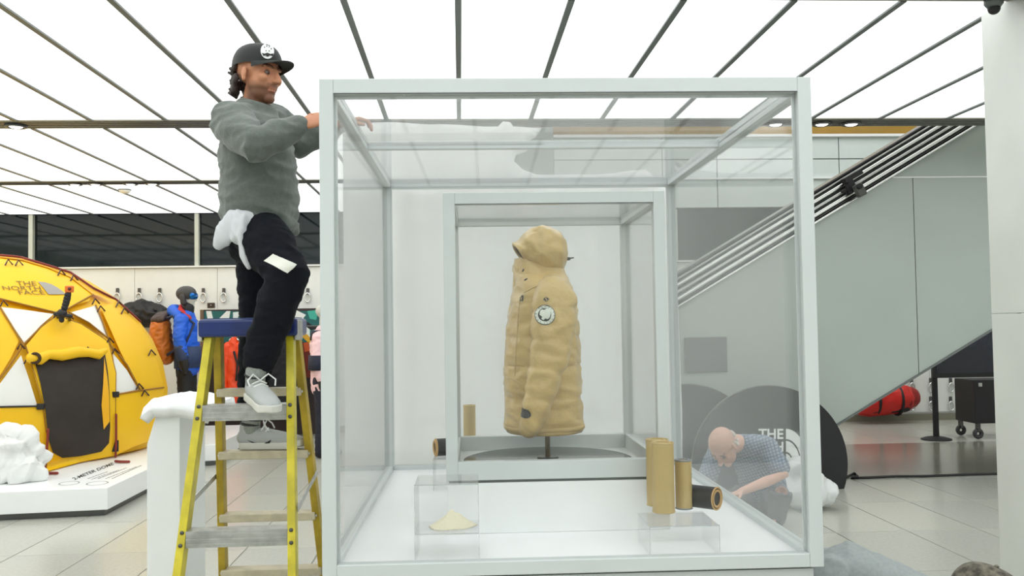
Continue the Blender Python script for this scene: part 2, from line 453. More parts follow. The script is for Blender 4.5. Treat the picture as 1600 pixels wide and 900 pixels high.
struct('wall_atrium_front', MB().box((5.5, 8.06, 4.9), (11.4, .1, 3.0)), M_wall, 'atrium side wall above the ceiling beam')
struct('ceiling_atrium', MB().box((5.5, 11.2, 6.5), (12, 6.5, .1)), M_wall, 'white ceiling over the atrium')
struct('wall_left', MB().box((-9.05, 5, 1.7), (.1, 20, 3.4)), M_wall, 'white side wall')
struct('wall_right', MB().box((12.05, 5, 3.2), (.1, 20, 6.5)), M_wall, 'white side wall')
struct('wall_front', MB().box((1.5, -5.1, 1.7), (21, .1, 3.4)), M_wall, 'white wall')

# marble column
cfar = flo(1533, 25, CH); M_marb = mat('pale_marble', srgb(216, 218, 212), .3, var=.07, vscale=2.2)
col = thing('column', 'square column clad in pale grey marble slabs', None, (cfar.x+.5, cfar.y-.5, 0), 0, None, 'structure')
zj = at(1548, 490, cfar.y-.2).z
for a, b in ((0, zj), (zj, 3.34)):
    part('slab', MB().box((cfar.x+.5, cfar.y-.5, (a+b)/2), (1.0, 1.0, b-a-.004)), M_marb, col, bevel=.002)
sc_ = thing('security_camera', 'small dark dome camera at the top of the marble column', 'camera', flo(1566, 8, CH-.03)+V((-.06, -.02, .03)))
part('mount', MB().lathe([(.05, 0), (.05, -.03), (.035, -.05)]), M_strip, sc_, True, local=True)
part('lens', MB().ell((0, 0, -.055), (.034, .034, .034)), M_black, sc_, True, local=True)

# wall hooks on the back wall
hk = thing('wall_hook', 'chrome ring hook on the white wall above the black duffel bag', 'hook', (0, 0, 0), 0, 'chrome ring hooks on the white wall')
part('plate', MB().box((0, -.012, .05), (.045, .02, .09)), M_dsteel, hk, local=True, bevel=.006)
part('ring', MB().torus((0, -.03, -.05), .055, .010, Matrix.Rotation(PI/2, 3, 'X') @ Matrix.Diagonal((.75, 1.25, 1))), M_chrome, hk, True, local=True)
hooks = [(x, 460) for x in (184, 218, 250, 318, 350, 383, 481)] + [(x, y) for y in (600, 629) for x in (1424, 1454, 1485, 1515)]
for k, (x, y) in enumerate(hooks):
    p = at(x, y, WB-.004)
    if k == 0: hk.location = p
    else: dup(hk, p, 'chrome ring hook low on the white wall beyond the escalator' if y > 500 else 'chrome ring hook on the white wall above the graffiti board' if x > 300 else None)
sp = thing('wall_plate', 'small dark brown plate on the white wall above the graffiti board', 'plate', at(330, 477, WB-.004))
part('plate', MB().box((0, -.008, 0), (.11, .016, .075)), mat('dark_brown', srgb(58, 42, 36), .5), sp, local=True, bevel=.004)
part('screw', MB().ell((0, -.018, 0), (.008, .005, .008)), M_chrome, sp, local=True)

# ================================================================== ESCALATOR
EY = 9.05
esc = thing('escalator', 'grey green clad escalator with polished steel side bands', 'escalator', (4.5, EY+.6, 0))
L0, L1 = at(1310, 665, EY), at(1548, 518, EY)            # lower edge
T0, T1 = at(1276, 349, EY), at(1521, 200, EY)            # upper edge of the cladding
def on(a, b, x): return a + (b-a)*((x-a.x)/(b.x-a.x))
xa = .2; xfoot = L0.x - L0.z*(L1.x-L0.x)/(L1.z-L0.z); xb = 8.6
def polyY(pts, y, m): return [V((p[0], y, p[1])) for p in pts]
def slab(name, pts, y0, th, m): return part(name, MB().prism([V((x, y0, z)) for x, z in pts], (0, th, 0)), m, esc)
tz = lambda x: on(T0, T1, x).z
lz = lambda x: max(0.0, on(L0, L1, x).z)
part('truss', MB().prism([V((x, EY+.03, z)) for x, z in ((xa, .02), (xfoot, .02), (xb, lz(xb)+.02), (xb, tz(xb)), (xa+.6, tz(xa+.6)), (xa, tz(xa+.6)))], (0, 1.35, 0)), M_clad, esc)
s1 = at(1430, 400, EY).x; zh = at(1430, 277, EY).z
xh = T0.x + (zh-T0.z)*(T1.x-T0.x)/(T1.z-T0.z)
g = .004
slab('cladding_panel', [(xa, .01), (xfoot, .01), (s1-g, lz(s1-g)), (s1-g, min(zh-g, tz(s1-g))), (xh-g, zh-g), (xa+.6, tz(xa+.6)), (xa, tz(xa+.6))], EY, .028, M_clad)
xz = L0.x + (zh-L0.z)*(L1.x-L0.x)/(L1.z-L0.z)
slab('cladding_panel', [(s1+g, lz(s1+g)), (xz-g, zh-g), (s1+g, zh-g)], EY, .028, M_clad)
slab('cladding_panel', [(xh+g, zh+g), (xz, zh+g), (xb, lz(xb)), (xb, tz(xb))], EY, .028, M_clad)
part('seam_trim', MB().box(((xh+xz)/2, EY-.004, zh), (xz-xh, .012, .012)), M_white, esc)
part('lower_trim', MB().beam(V((xfoot, EY-.004, 0.02)), V((xb, EY-.004, lz(xb))), .02, .02), M_strip, esc)
# steel bands: parallel bars of changing width and gloss
dn = (T1-T0).normalized(); up = V((-dn.z, 0, dn.x)); pA = on(T0, T1, xa+.6); pB = on(T0, T1, 7.6)
wdt = (at(1276, 301, EY)-at(1276, 349, EY)).dot(up)
M_band2 = mat('brushed_steel', (.52, .53, .52, 1), .3, .9)
seq = [(.00, .10, M_chrome), (.10, .20, M_dsteel), (.20, .36, M_chrome), (.36, .43, M_dsteel), (.43, .56, M_band2), (.56, .64, M_dsteel), (.64, .80, M_chrome), (.80, .87, M_dsteel), (.87, .96, M_band2), (.96, 1.08, M_black)]
for k, (a, b, m) in enumerate(seq):
    c = up*(wdt*(a+b)/2); r = wdt*(b-a)/2; yo = EY + .02 - (.035 if m is not M_dsteel else .0) + k*.012
    part('handrail' if k == len(seq)-1 else 'steel_band', MB().tube([pA+c+V((0, yo-EY, 0)), pB+c+V((0, yo-EY, 0))], [(r*1.02, max(r, .025))]*2, 14, up), m, esc, True)
part('deck', MB().beam(pA+up*wdt*.5+V((0, .5, 0)), pB+up*wdt*.5+V((0, .5, 0)), .7, wdt*.9, up), M_band2, esc)
sg = part('grey_plate', MB().box((0, 0, 0), (.42, .02, .34)), mat('mid_grey_plate', srgb(96, 98, 98), .5), None, bevel=.004)  # flat dark grey rectangle set on the cladding
sg.location = at(1103, 554, EY-.02); tag(sg, 'plain dark grey rectangle on the escalator cladding', 'sign')
# clamp camera on the escalator band
ac = thing('clamp_camera', 'small action camera clamped on the steel escalator band', 'camera', at(1334, 285, EY-.1))
p = at(1331, 276, EY-.035)
part('clamp', MB().box(p, (.20, .10, .05), Matrix.Rotation(-.5, 3, 'Y')).box(p+V((-.03, 0, -.09)), (.05, .08, .14)).tube([p+V((-.1, 0, -.15)), p+V((.02, 0, -.12))], .018), M_black, ac)
part('arm', MB().tube([p+V((-.02, -.02, -.05)), p+V((.03, -.03, -.12)), at(1337, 292, EY-.13)], .02), M_black, ac, True)
hb = at(1343, 297, EY-.14)
part('housing', MB().box(hb, (.09, .07, .13), Matrix.Rotation(-.45, 3, 'Y')), mat('camera_grey', srgb(70, 70, 68), .4), ac, bevel=.012)
part('lens', MB().lathe([(.0, 0), (.028, 0), (.028, .02), (0, .02)], hb+V((-.02, -.035, .03)), Matrix.Rotation(PI/2, 3, 'X')), M_black, ac, True)

# ================================================================== LARGE GLASS CASE
U0, U1, D1, ZT, ZB, ZF = -.508, 1.325, 2.40, 2.51, .69, .715
big = thing('display_case', 'large white framed glass display case on a white base', 'display case', case((U0+U1)/2, D1/2, 0), -CASE_A)
def cbox(u0, u1, d0, d1, z0, z1): return MB().prism([case(u0, d0, z0), case(u1, d0, z0), case(u1, d1, z0), case(u0, d1, z0)], (0, 0, z1-z0))
PW = .052
for u in (U0, U1-PW):
    for d in (0, D1-PW): part('post', cbox(u, u+PW, d, d+PW, ZB, ZT), M_case, big, bevel=.003)
for d in (0, D1-PW):
    part('top_rail', cbox(U0+PW, U1-PW, d, d+PW, ZT-.056, ZT), M_case, big, bevel=.003)
    part('bottom_rail', cbox(U0+PW, U1-PW, d, d+PW, ZB, ZB+.05), M_case, big, bevel=.003)
for u in (U0, U1-PW):
    part('top_rail', cbox(u, u+PW, PW, D1-PW, ZT-.056, ZT), M_case, big, bevel=.003)
    part('bottom_rail', cbox(u, u+PW, PW, D1-PW, ZB, ZB+.05), M_case, big, bevel=.003)
part('cross_beam', cbox(U0+PW, U1-PW, 1.12, 1.16, ZT-.05, ZT-.012), M_case, big, bevel=.003)
# glazing beads: thin lips round each opening
for d, s in ((PW, 1), (D1-PW, -1)):
    a, b = (d-.012, d) if s > 0 else (d, d+.012)
    part('glazing_bead', cbox(U0+PW, U1-PW, a, b, ZT-.066, ZT-.056), M_case, big)
    part('glazing_bead', cbox(U0+PW, U0+PW+.008, a, b, ZB+.05, ZT-.066), M_case, big)
    part('glazing_bead', cbox(U1-PW-.008, U1-PW, a, b, ZB+.05, ZT-.066), M_case, big)
part('shadow_gap', cbox(U0+PW+.002, U1-PW-.002, -.0006, .004, ZT-.0568, ZT-.0535), M_dsteel, big)
part('glass_pane', cbox(U0+PW, U1-PW, .022, .030, ZB+.05, ZT-.056), M_glass, big)
part('glass_pane', cbox(U0+PW, U1-PW, D1-.030, D1-.022, ZB+.05, ZT-.056), M_glass, big)
part('glass_pane', cbox(U0+.022, U0+.030, PW, D1-PW, ZB+.05, ZT-.056), M_glass, big)
part('glass_pane', cbox(U1-.030, U1-.022, PW, D1-PW, ZB+.05, ZT-.056), M_glass, big)
part('glass_pane', cbox(U0+PW, U1-PW, PW, 1.12, ZT-.034, ZT-.026), M_glass, big)
part('glass_pane', cbox(U0+PW, U1-PW, 1.16, D1-PW, ZT-.034, ZT-.026), M_glass, big)
part('case_floor', cbox(U0+PW, U1-PW, PW, D1-PW, ZB+.003, ZF), mat('bright_white_deck', srgb(244, 245, 246), .3), big)
part('base', cbox(U0+.03, U1-.03, .03, D1-.03, .0, ZB-.012), M_case, big)
part('base_gap', cbox(U0+.05, U1-.05, .05, D1-.05, ZB-.012, ZB), M_dsteel, big)
# corner screws on the rails
for u in (-.2, .2, .7, 1.1):
    part('screw', MB().ell(case(u, PW*.5, ZT-.0565), (.004, .004, .002), None, 8, 6), M_chrome, big)

# ================================================================== INNER CASE, PLINTH, STAND
a0, a1, e0, e1, y0_, y1_ = -.076, .880, .56, 1.50, .94, 2.165
pl = thing('plinth', 'low white box plinth under the small glass case', 'plinth', case((a0+a1)/2, (e0+e1)/2, ZF), -CASE_A)
part('box', cbox(a0+.004, a1-.004, e0+.004, e1-.004, ZF, y0_-.012), M_white, pl, bevel=.003)
part('shadow_gap', cbox(a0+.012, a1-.012, e0+.012, e1-.012, y0_-.012, y0_), M_strip, pl)
inn = thing('display_case', 'small white framed glass case holding the parka inside the large case', 'display case', case((a0+a1)/2, (e0+e1)/2, y0_), -CASE_A)
pw = .05
for u in (a0, a1-pw):
    for d in (e0, e1-pw): part('post', cbox(u, u+pw, d, d+pw, y0_, y1_), M_case, inn, bevel=.002)
for d in (e0, e1-pw):
    part('top_rail', cbox(a0+pw, a1-pw, d, d+pw, y1_-.05, y1_), M_case, inn, bevel=.002)
    part('bottom_rail', cbox(a0+pw, a1-pw, d, d+pw, y0_, y0_+.077), M_case, inn, bevel=.002)
for u in (a0, a1-pw):
    part('top_rail', cbox(u, u+pw, e0+pw, e1-pw, y1_-.05, y1_), M_case, inn, bevel=.002)
    part('bottom_rail', cbox(u, u+pw, e0+pw, e1-pw, y0_, y0_+.077), M_case, inn, bevel=.002)
part('shadow_gap', cbox(a0+pw, a1-pw, e0-.0006, e0+.004, y1_-.0515, y1_-.0485), M_dsteel, inn)
part('glass_pane', cbox(a0+pw, a1-pw, e0+.022, e0+.028, y0_+.077, y1_-.05), M_glass, inn)
part('glass_pane', cbox(a0+pw, a1-pw, e1-.028, e1-.022, y0_+.077, y1_-.05), M_glass, inn)
part('glass_pane', cbox(a0+.022, a0+.028, e0+pw, e1-pw, y0_+.077, y1_-.05), M_glass, inn)
part('glass_pane', cbox(a1-.028, a1-.022, e0+pw, e1-pw, y0_+.077, y1_-.05), M_glass, inn)
part('top_panel', cbox(a0+pw, a1-pw, e0+pw, e1-pw, y1_-.03, y1_-.022), M_glass, inn)
part('case_floor', cbox(a0+pw, a1-pw, e0+pw, e1-pw, y0_+.0005, y0_+.006), M_white, inn)
JU, JD = .392, 1.03
zt0 = y0_+.006
tt = thing('turntable', 'round dark grey mirror disc on the floor of the small case', 'disc', case(JU, JD, zt0))
part('disc', MB().lathe([(0, 0), (.395, 0), (.395, .012), (.390, .016), (0, .016)], (0, 0, 0), None, 64), mat('dark_mirror', srgb(96, 97, 98), .12, .6), tt, .6, local=True)
part('rim', MB().torus((0, 0, .008), .395, .006, None, 64), M_black, tt, True, local=True)
st = thing('garment_stand', 'slim dark metal garment stand under the parka', 'stand', case(JU, JD, zt0+.016))
part('pole', MB().lathe([(.0, 0), (.012, 0), (.012, .75), (0, .75)]), mat('bronze_pole', srgb(112, 100, 84), .35, .7), st, .6, local=True)
part('foot_plate', MB().lathe([(0, 0), (.05, 0), (.05, .006), (0, .008)]), M_dsteel, st, .6, local=True)
part('torso_form', MB().ell((0, 0, .62), (.11, .15, .2)).tube([(0, 0, .7), (-.02, 0, .93)], .05), mat('form_fabric', srgb(90, 84, 76), .8), st, True, local=True)

# ================================================================== PARKA (faces left, seen from its side)
M_gold = mat('gold_satin_shell', srgb(197, 167, 104), .27, sheen=.15, var=.10, vscale=9, bump=.45, bscale=34)
M_gold2 = mat('gold_shell_shade', srgb(188, 160, 102), .45, var=.1, vscale=9)
JP = lambda cx_, cy_, d=JD: (700+.4557*cx_, 320+.4557*cy_)
def ju(cx_, cy_): p = cpx(*JP(cx_, cy_), JD) - CO; return p.dot(CX), p.z      # picture point on the parka's middle plane
park = thing('parka', 'golden hooded down parka with a round badge on the sleeve', 'jacket', case(JU, JD, 1.10), -CASE_A)
def interp(tab, y):
    for (a, b), (c, d) in zip(tab, tab[1:]):
        if y <= c: t = (y-a)/(c-a); t = max(0, t); return b + (d-b)*t
    return tab[-1][1]
front = [(205, 232), (240, 229), (300, 226), (340, 218), (420, 207), (520, 199), (600, 198), (700, 200), (745, 198), (765, 205)]
back = [(205, 385), (240, 395), (290, 420), (330, 433), (450, 443), (550, 446), (650, 451), (745, 453), (765, 452)]
hw = [(205, .085), (235, .10), (255, .15), (285, .195), (330, .225), (420, .235), (520, .235), (620, .245), (745, .25), (765, .25)]
seams = [345, 452, 548, 655]
rs = []
NS = 64; ys = [205+k*(775-205)/95 for k in range(96)]
for y in ys:
    yy = min(y, 765); uf, z = ju(interp(front, yy), y); ub, _ = ju(interp(back, yy), y); w_ = interp(hw, yy)
    sm = min(abs(y-s) for s in seams); puff = 1 + .018*(1-math.exp(-(sm/16)**2)) - .02*math.exp(-(sm/4)**2)
    if y > 748: puff *= 1 - .05*((y-748)/27)**2
    ring = []
    for j in range(NS):
        a = 2*PI*j/NS; c, s = math.cos(a), math.sin(a); e = .8
        X = (uf+ub)/2 + (ub-uf)/2*math.copysign(abs(c)**e, c)*(1+(puff-1)*.7); Yd = w_*math.copysign(abs(s)**e, s)*puff
        nz = noise.noise(V((X*9, Yd*9, z*14)))*.010 + (.5-abs(noise.noise(V((X*12, Yd*12+3, z*20)))))*.016 + (.5-abs(noise.noise(V((X*30, Yd*30, z*44)))))*.004
        ring.append(case(X+nz*c, JD+Yd+nz*s, z))
    rs.append(ring)
body = part('body', MB().rings(rs), M_gold, park, True)
part('hem_band', MB().rings([[V(p)+V((0, 0, dz)) for p in [case(JU+(q.x-JU)*sc, JD+(q.y-JD)*sc, q.z) for q in [V(((w_-CO).dot(CX), (w_-CO).dot(CY), w_.z)) for w_ in rs[92]]]] for dz, sc in ((.012, 1.0), (.006, 1.02), (-.006, 1.02), (-.012, .99))], False, False), M_gold2, park, True)
# front placket: raised strip down the front edge
pk = []
for y in range(195, 762, 14):
    uf, z = ju(interp(front, max(y, 205)), y); pk.append(case(uf+.004, JD, z))
part('placket', MB().tube(pk, [(.040, .012)]*len(pk), 12, CY), M_gold, park, True)
# collar
cr = []
for y in range(186, 268, 6):
    uf, z = ju(227 + (262-y)*.0, y); ub, _ = ju(330 + (y-186)*.75, y); w_ = .085 + (y-186)/80*.055
    cr.append([case((uf+ub)/2 + (ub-uf)/2*math.cos(2*PI*j/40), JD + w_*math.sin(2*PI*j/40), z) for j in range(40)])
part('collar', MB().rings(cr, False, False), M_gold, park, True)
# sleeves (near and far)
def sleeve(sg):
    path = [(344, 268, .165), (346, 290, .205), (347, 330, .245), (345, 380, .262), (338, 440, .270), (330, 500, .275), (318, 560, .280), (302, 620, .283), (285, 680, .282), (271, 728, .278)]
    rad = [(30, .035), (54, .060), (68, .076), (70, .084), (66, .086), (61, .084), (56, .080), (50, .074), (43, .066), (35, .058)]
    pts = []; rr = []
    for k in range(len(path)-1):
        for q in range(7):
            t = q/7; a, b = path[k], path[k+1]; pts.append([a[i]+(b[i]-a[i])*t for i in range(3)])
            rr.append([rad[k][i]+(rad[k+1][i]-rad[k][i])*t for i in range(2)])
    pts.append(list(path[-1])); rr.append(list(rad[-1]))
    P3 = []; R3 = []
    for (x, y, o), (ra, rb) in zip(pts, rr):
        u_, z = ju(x, y); P3.append(case(u_, JD - sg*o, z))
        sm = min(abs(y-s) for s in (372, 466, 556, 640)); pf = 1 + .05*(1-math.exp(-(sm/18)**2)) - .05*math.exp(-(sm/5)**2)
        R3.append((ra*.4557/1450*4.45*pf, rb*pf))
    mb = MB().tube(P3, R3, 32, CX)
    for i, v in enumerate(mb.v):
        q = V(v); n1 = noise.noise(q*14)*.008 + (.5-abs(noise.noise(V((q.x*10+q.z*6, q.y*10, q.z*22)))))*.026 + (.5-abs(noise.noise(V((q.x*24, q.y*20, q.z*44)))))*.007
        mb.v[i] = tuple(q + V((n1*.4, -sg*n1, 0)))
    return part('sleeve', mb, M_gold, park, True), P3
sl, P3 = sleeve(1); sleeve(-1)
for sg in (1, -1):
    u_, z = ju(272, 727); c = case(u_, JD-sg*.278, z); u2, z2 = ju(262, 752); ax = (case(u2, JD-sg*.278, z2)-c).normalized()
    cf = part('cuff', MB().tube([c-ax*.03, c+ax*.022], [(.050, .058), (.047, .055)], 28, CX), M_gold2, park, True)
    if sg == 1: cuff = cf
bv = bvh_of(sl)
def jdec(name, pts, b, m, parent, off=.0025, step=3): return decal(name, *poly2([JP(x, y) for x, y in pts], step), b, m, parent, off)
M_ink = mat('badge_black', srgb(38, 40, 38), .6); M_badge = mat('badge_white', srgb(216, 220, 208), .6)
pc = JP(333, 378)
decal('badge', *disc2(pc, 15.8, 15.8), bv, M_ink, sl, .003)
decal('badge_ring', *disc2(pc, 14.6, 14.6, r0=.70, rings=2), bv, M_badge, sl, .0045)
decal('badge_centre', *disc2(pc, 9.6, 9.6), bv, M_ink, sl, .0045)
jdec('badge_continent', [(318, 366), (325, 361), (332, 363), (341, 358), (350, 362), (354, 372), (352, 384), (345, 391), (335, 390), (330, 396), (322, 392), (325, 384), (316, 378)], bv, M_badge, sl, .006)
for k in range(16):
    a = 2*PI*k/16+.1; c = (pc[0]+13.1*math.cos(a), pc[1]+13.1*math.sin(a))
    decal('badge_letter', *disc2(c, .5, 1.0, a+PI/2, 6, 1), bv, M_ink, sl, .006)
jdec('diamond_mark', [(327, 324), (333, 318), (339, 317), (348, 324), (341, 331), (335, 332)], bv, M_ink, sl, .003)
jdec('diamond_mark_stroke', [(333, 321), (340, 320), (337, 324), (343, 327), (336, 329), (338, 325)], bv, M_gold, sl, .0045)
bvc = bvh_of(cuff)
jdec('cuff_tab', [(243, 692), (256, 691), (262, 699), (278, 703), (285, 712), (284, 725), (276, 732), (262, 731), (250, 725), (241, 722)], BVHTree.FromPolygons([V(v.co) for o in (sl, cuff) for v in o.data.vertices], [tuple(i for i in p.vertices) for p in sl.data.polygons] + [tuple(i+len(sl.data.vertices) for i in p.vertices) for p in cuff.data.polygons]), M_black, park, .005)
bb = bvh_of(body)
jdec('chest_mark', [(247, 330), (250, 318), (257, 309), (260, 312), (259, 331)], bb, M_ink, body, .004)
jdec('chest_mark_stroke', [(251, 327), (254, 317), (256, 317), (255, 328)], bb, M_gold, body, .0055)
for x, y, rx, ry in ((264, 224, 11, 7), (267, 256, 7, 3)):
    u_, z = ju(x, y); h = bb.ray_cast(EYE, ray(*JP(x, y)).normalized())[0] or case(u_, JD-.12, z)
    part('snap_tab', MB().ell(h, (rx*.0014, .007, ry*.0014), Matrix.Rotation(-.5, 3, 'Y')), M_black, park, True)
# hood: rings along its axis, opening at the left
hr = [((411, 165), (411, 166), .004), ((404, 132), (405, 200), .058), ((384, 98), (388, 229), .098), ((352, 80), (352, 240), .124), ((320, 79), (320, 237), .130), ((290, 88), (292, 224), .124), ((264, 104), (274, 207), .114), ((243, 124), (267, 195), .104), ((225, 144), (265, 187), .094)]
def hring(t, bt, w_, sc=1.0, n=44):
    ut, zt_ = ju(*t); ub, zb_ = ju(*bt); cu_, cz = (ut+ub)/2, (zt_+zb_)/2; out = []
    for j in range(n):
        a = 2*PI*j/n; c, s = math.cos(a)*sc, math.sin(a)*sc
        q = case(cu_+(ut-cu_)*c, JD+w_*s, cz+(zt_-cz)*c); k = noise.noise(q*13)*.010+(.5-abs(noise.noise(V((q.x*16+q.z*10, q.y*8, q.z*24)))))*.024
        out.append(q + V((0, math.copysign(k, s)*abs(s), k*c)))
    return out
dense = []
for k in range(len(hr)-1):
    for q in range(4):
        t = q/4; A, B = hr[k], hr[k+1]; L = lambda p, r: (p[0]+(r[0]-p[0])*t, p[1]+(r[1]-p[1])*t)
        dense.append((L(A[0], B[0]), L(A[1], B[1]), A[2]+(B[2]-A[2])*t))
dense.append(hr[-1])
hood = part('hood', MB().rings([hring(*h) for h in dense], True, False), M_gold, park, True)
part('hood_lining', MB().rings([hring(*hr[-1], .985), hring(*hr[-2], .90), hring(*hr[-3], .85), hring(*hr[-4], .8), hring(*hr[-5], .5)], False, True), mat('olive_lining', srgb(120, 104, 66), .7), park, True)
rim = hring(*hr[-1]); part('hood_rim', MB().tube(rim+[rim[0]], .007, 8), M_gold2, park, True)
mid = [h for h in dense if True]
seamline = [hring(*h)[5] for h in dense[6:]]
part('hood_seam', MB().tube(seamline, .0035, 6), M_gold2, park, True)
u_, z = ju(408, 186); cc = case(u_, JD-.02, z); u2, z2 = ju(428, 183)
part('cord_toggle', MB().tube([cc-CX*.012, cc+CX*.008], .008).tube([cc, case(u2, JD-.03, z2)], .003, 8), M_black, park, True)
# pocket and panel seams on the body
for name, pts in (('pocket_seam', [(200, 590), (225, 600), (258, 618)]), ('pocket_seam', [(212, 640), (235, 655), (252, 668)]), ('side_seam', [(245, 330), (238, 420), (232, 520), (228, 600)]), ('waist_seam', [(206, 548), (235, 550), (262, 552)]), ('waist_seam', [(385, 556), (415, 550), (446, 545)]), ('shoulder_seam', [(262, 300), (290, 285), (330, 268), (380, 262)])):
    hits = []
    for (x0, y0), (x1, y1) in zip(pts, pts[1:]):
        for q in range(6):
            h = bb.ray_cast(EYE, ray(*JP(x0+(x1-x0)*q/6, y0+(y1-y0)*q/6)).normalized())[0]
            if h: hits.append(h - V((0, .001, 0)))
    if len(hits) > 2: part(name, MB().tube(hits, .0028, 6), M_gold2, park, True)

# ================================================================== WHITE FILM BACKDROP BEHIND THE CASE
BD = 2.52
out = [(538, 760), (536, 300), (535, 196), (562, 190), (640, 191), (700, 194), (778, 197), (786, 189), (797, 190), (802, 197), (847, 198), (838, 213), (827, 220), (823, 236), (806, 243), (803, 252), (816, 265), (840, 272), (900, 272), (960, 270), (1010, 264), (1046, 296), (1057, 302), (1054, 330), (1058, 420), (1062, 520), (1066, 640), (1069, 760)]
fil = MB(); fv, ff = poly2(out, 16)
o3 = []
for x, y in fv:
    p = cpx(x, y, BD); q = .5 + .5*math.sin(p.x*17+math.sin(p.z*2)*1.5)
    o3.append(p + CY*(.035*q + .03*noise.noise(V((p.x*3, 0, p.z*2.5))) + .02*abs(noise.noise(V((p.x*7, 2, p.z*6))))))
fil.add(o3, ff)
low = cpx(538, 760, BD); lo2 = cpx(1069, 760, BD)
fil.add([low, lo2, V((lo2.x, lo2.y, .0)), V((low.x, low.y, .0))], [(0, 1, 2, 3)])
fm = fil.mesh('film'); finish(fm, True)
fo = link('film_backdrop', fm, mat('white_film', srgb(250, 250, 250), .35, trans=.5, bump=.2, bscale=6))
md = fo.modifiers.new('thick', 'SOLIDIFY'); md.thickness = .002
tag(fo, 'tall white plastic film sheet with a torn top edge behind the large case', 'sheet')

# ================================================================== ACRYLIC RISERS, POWDER, SPOOLS
def open_box(name, label, u0, u1, d0, d1, z0, z1, t=.005, cat='riser', top=True):
    r = thing(name, label, cat, case((u0+u1)/2, (d0+d1)/2, z0), -CASE_A)
    part('side', cbox(u0, u0+t, d0, d1, z0, z1-t), M_acryl, r); part('side', cbox(u1-t, u1, d0, d1, z0, z1-t), M_acryl, r)
    part('front', cbox(u0+t, u1-t, d0, d0+t, z0, z1-t), M_acryl, r); part('back', cbox(u0+t, u1-t, d1-t, d1, z0, z1-t), M_acryl, r)
    if top: part('top', cbox(u0, u1, d0, d1, z1-t, z1), M_acryl, r)
    for u in (u0, u1): part('edge', cbox(u-.0012, u+.0012, d0-.0008, d0+.002, z0, z1), M_edge, r)
    part('edge', cbox(u0, u1, d0-.0008, d0+.0015, z1-.003, z1+.0005), M_edge, r)
    return r
r1 = cpx(648, 835, .12); zr1 = r1.z
open_box('acrylic_riser', 'low clear acrylic block under the heap of cream powder', -.182, .058, .12, .36, ZF, zr1)
open_box('acrylic_cover', 'tall clear acrylic cover standing over the heap of cream powder', -.182, .058, .122, .358, zr1+.001, cpx(648, 742, .36).z, .004, 'cover')
hp = MB(); rsn = []
hc = cpx(704, 826, .23); hr_ = .088
for k in range(14):
    t = k/13; ring = []
    for j in range(36):
        a = 2*PI*j/36; r_ = hr_*t*(1+.10*math.sin(2*a+.6)+.06*math.sin(5*a)); x, y = r_*math.cos(a), r_*math.sin(a)
        h = .066*(max(0, 1-t)**1.15)*(1-.12*noise.noise(V((x*40, y*40, 0)))) + .003*noise.noise(V((x*160, y*160, 1)))*(1-t)
        ring.append(V((hc.x+x+.008, case(0, .24, 0).y+y*.85, zr1+.0015+max(0, h))))
    rsn.append(ring)
hp.rings(rsn, True, True)
pw_ = part('powder_heap', hp, mat('cream_powder', srgb(240, 232, 204), .95, bump=.6, bscale=220), None, True)
tag(pw_, 'small heap of cream coloured powder under the clear acrylic cover', 'powder')
# right riser with spools
zr2 = ZF + .115
def topuv(px, py): return cpz(px, py, zr2)
fu0 = cpz(1028, 811, zr2); fu1 = cpz(1126, 806, zr2)
open_box('acrylic_riser', 'clear acrylic block carrying the golden tubes and black spool', .700, .965, .10, .36, ZF, zr2)
M_tube = mat('golden_thread', srgb(190, 166, 112), .42, .15, bump=.3, bscale=300); M_core = mat('cardboard_core', srgb(186, 150, 98), .7)
def spool(name, label, c, r, h, m, rimm, group, lying=None):
    t = thing(name, label, 'spool', c, 0, group)
    R = None
    if lying is not None: R = Matrix.Rotation(lying, 3, 'Z') @ Matrix.Rotation(PI/2, 3, 'Y')
    part('winding', MB().lathe([(r*.8, .004), (r, .004), (r*1.0, h-.004), (r*.8, h-.004)], (0, 0, 0), R, 32), m, t, .6, local=True)
    core = [(r*.62, h*.02), (r*.62, 0), (r*.80, 0), (r*.80, h), (r*.62, h), (r*.62, h*.02)]
    part('core', MB().lathe(core, (0, 0, 0), R, 32, False), rimm, t, .6, local=True)
    part('rim', MB().torus(R @ V((0, 0, h-.003)) if R else (0, 0, h-.003), r*.97, .0035, R, 32), rimm, t, True, local=True)
    part('rim', MB().torus(R @ V((0, 0, .004)) if R else (0, 0, .004), r*.97, .0035, R, 32), rimm, t, True, local=True)
    return t
def on_top(px, py, z=zr2): u_, d_ = cpz(px, py, z); return u_, d_
for lab, px, py, ytop, wpx, m, rm in (('tall golden thread tube in front on the clear block', 1040, 803, 691, 35, M_tube, M_tube), ('tall golden thread tube behind its twin on the clear block', 1031, 792, 686, 35, M_tube, M_tube), ('short golden thread tube with a grey rim on the clear block', 1071, 797, 718, 26, M_tube, mat('grey_rim', srgb(130, 134, 138), .4))):
    b = flo(px, py, zr2+.001); dd = b.y; r_ = wpx/2*dd/1450; b = b + CY*(r_*.75)
    topz = at(px, ytop, b.y).z
    spool('thread_tube', lab, (b.x, b.y, zr2+.001), r_, topz-zr2, m, rm, 'thread tubes on the clear block')
b = flo(1098, 796, zr2+.001); r_ = 17.5*b.y/1450
c_ = at(1108, 780, b.y)
spool('thread_spool', 'black thread spool lying beside the golden tubes', (c_.x-.062, b.y+.066, zr2+.001+r_), r_, .125, M_black, M_core, 'black thread spools', lying=-.75)
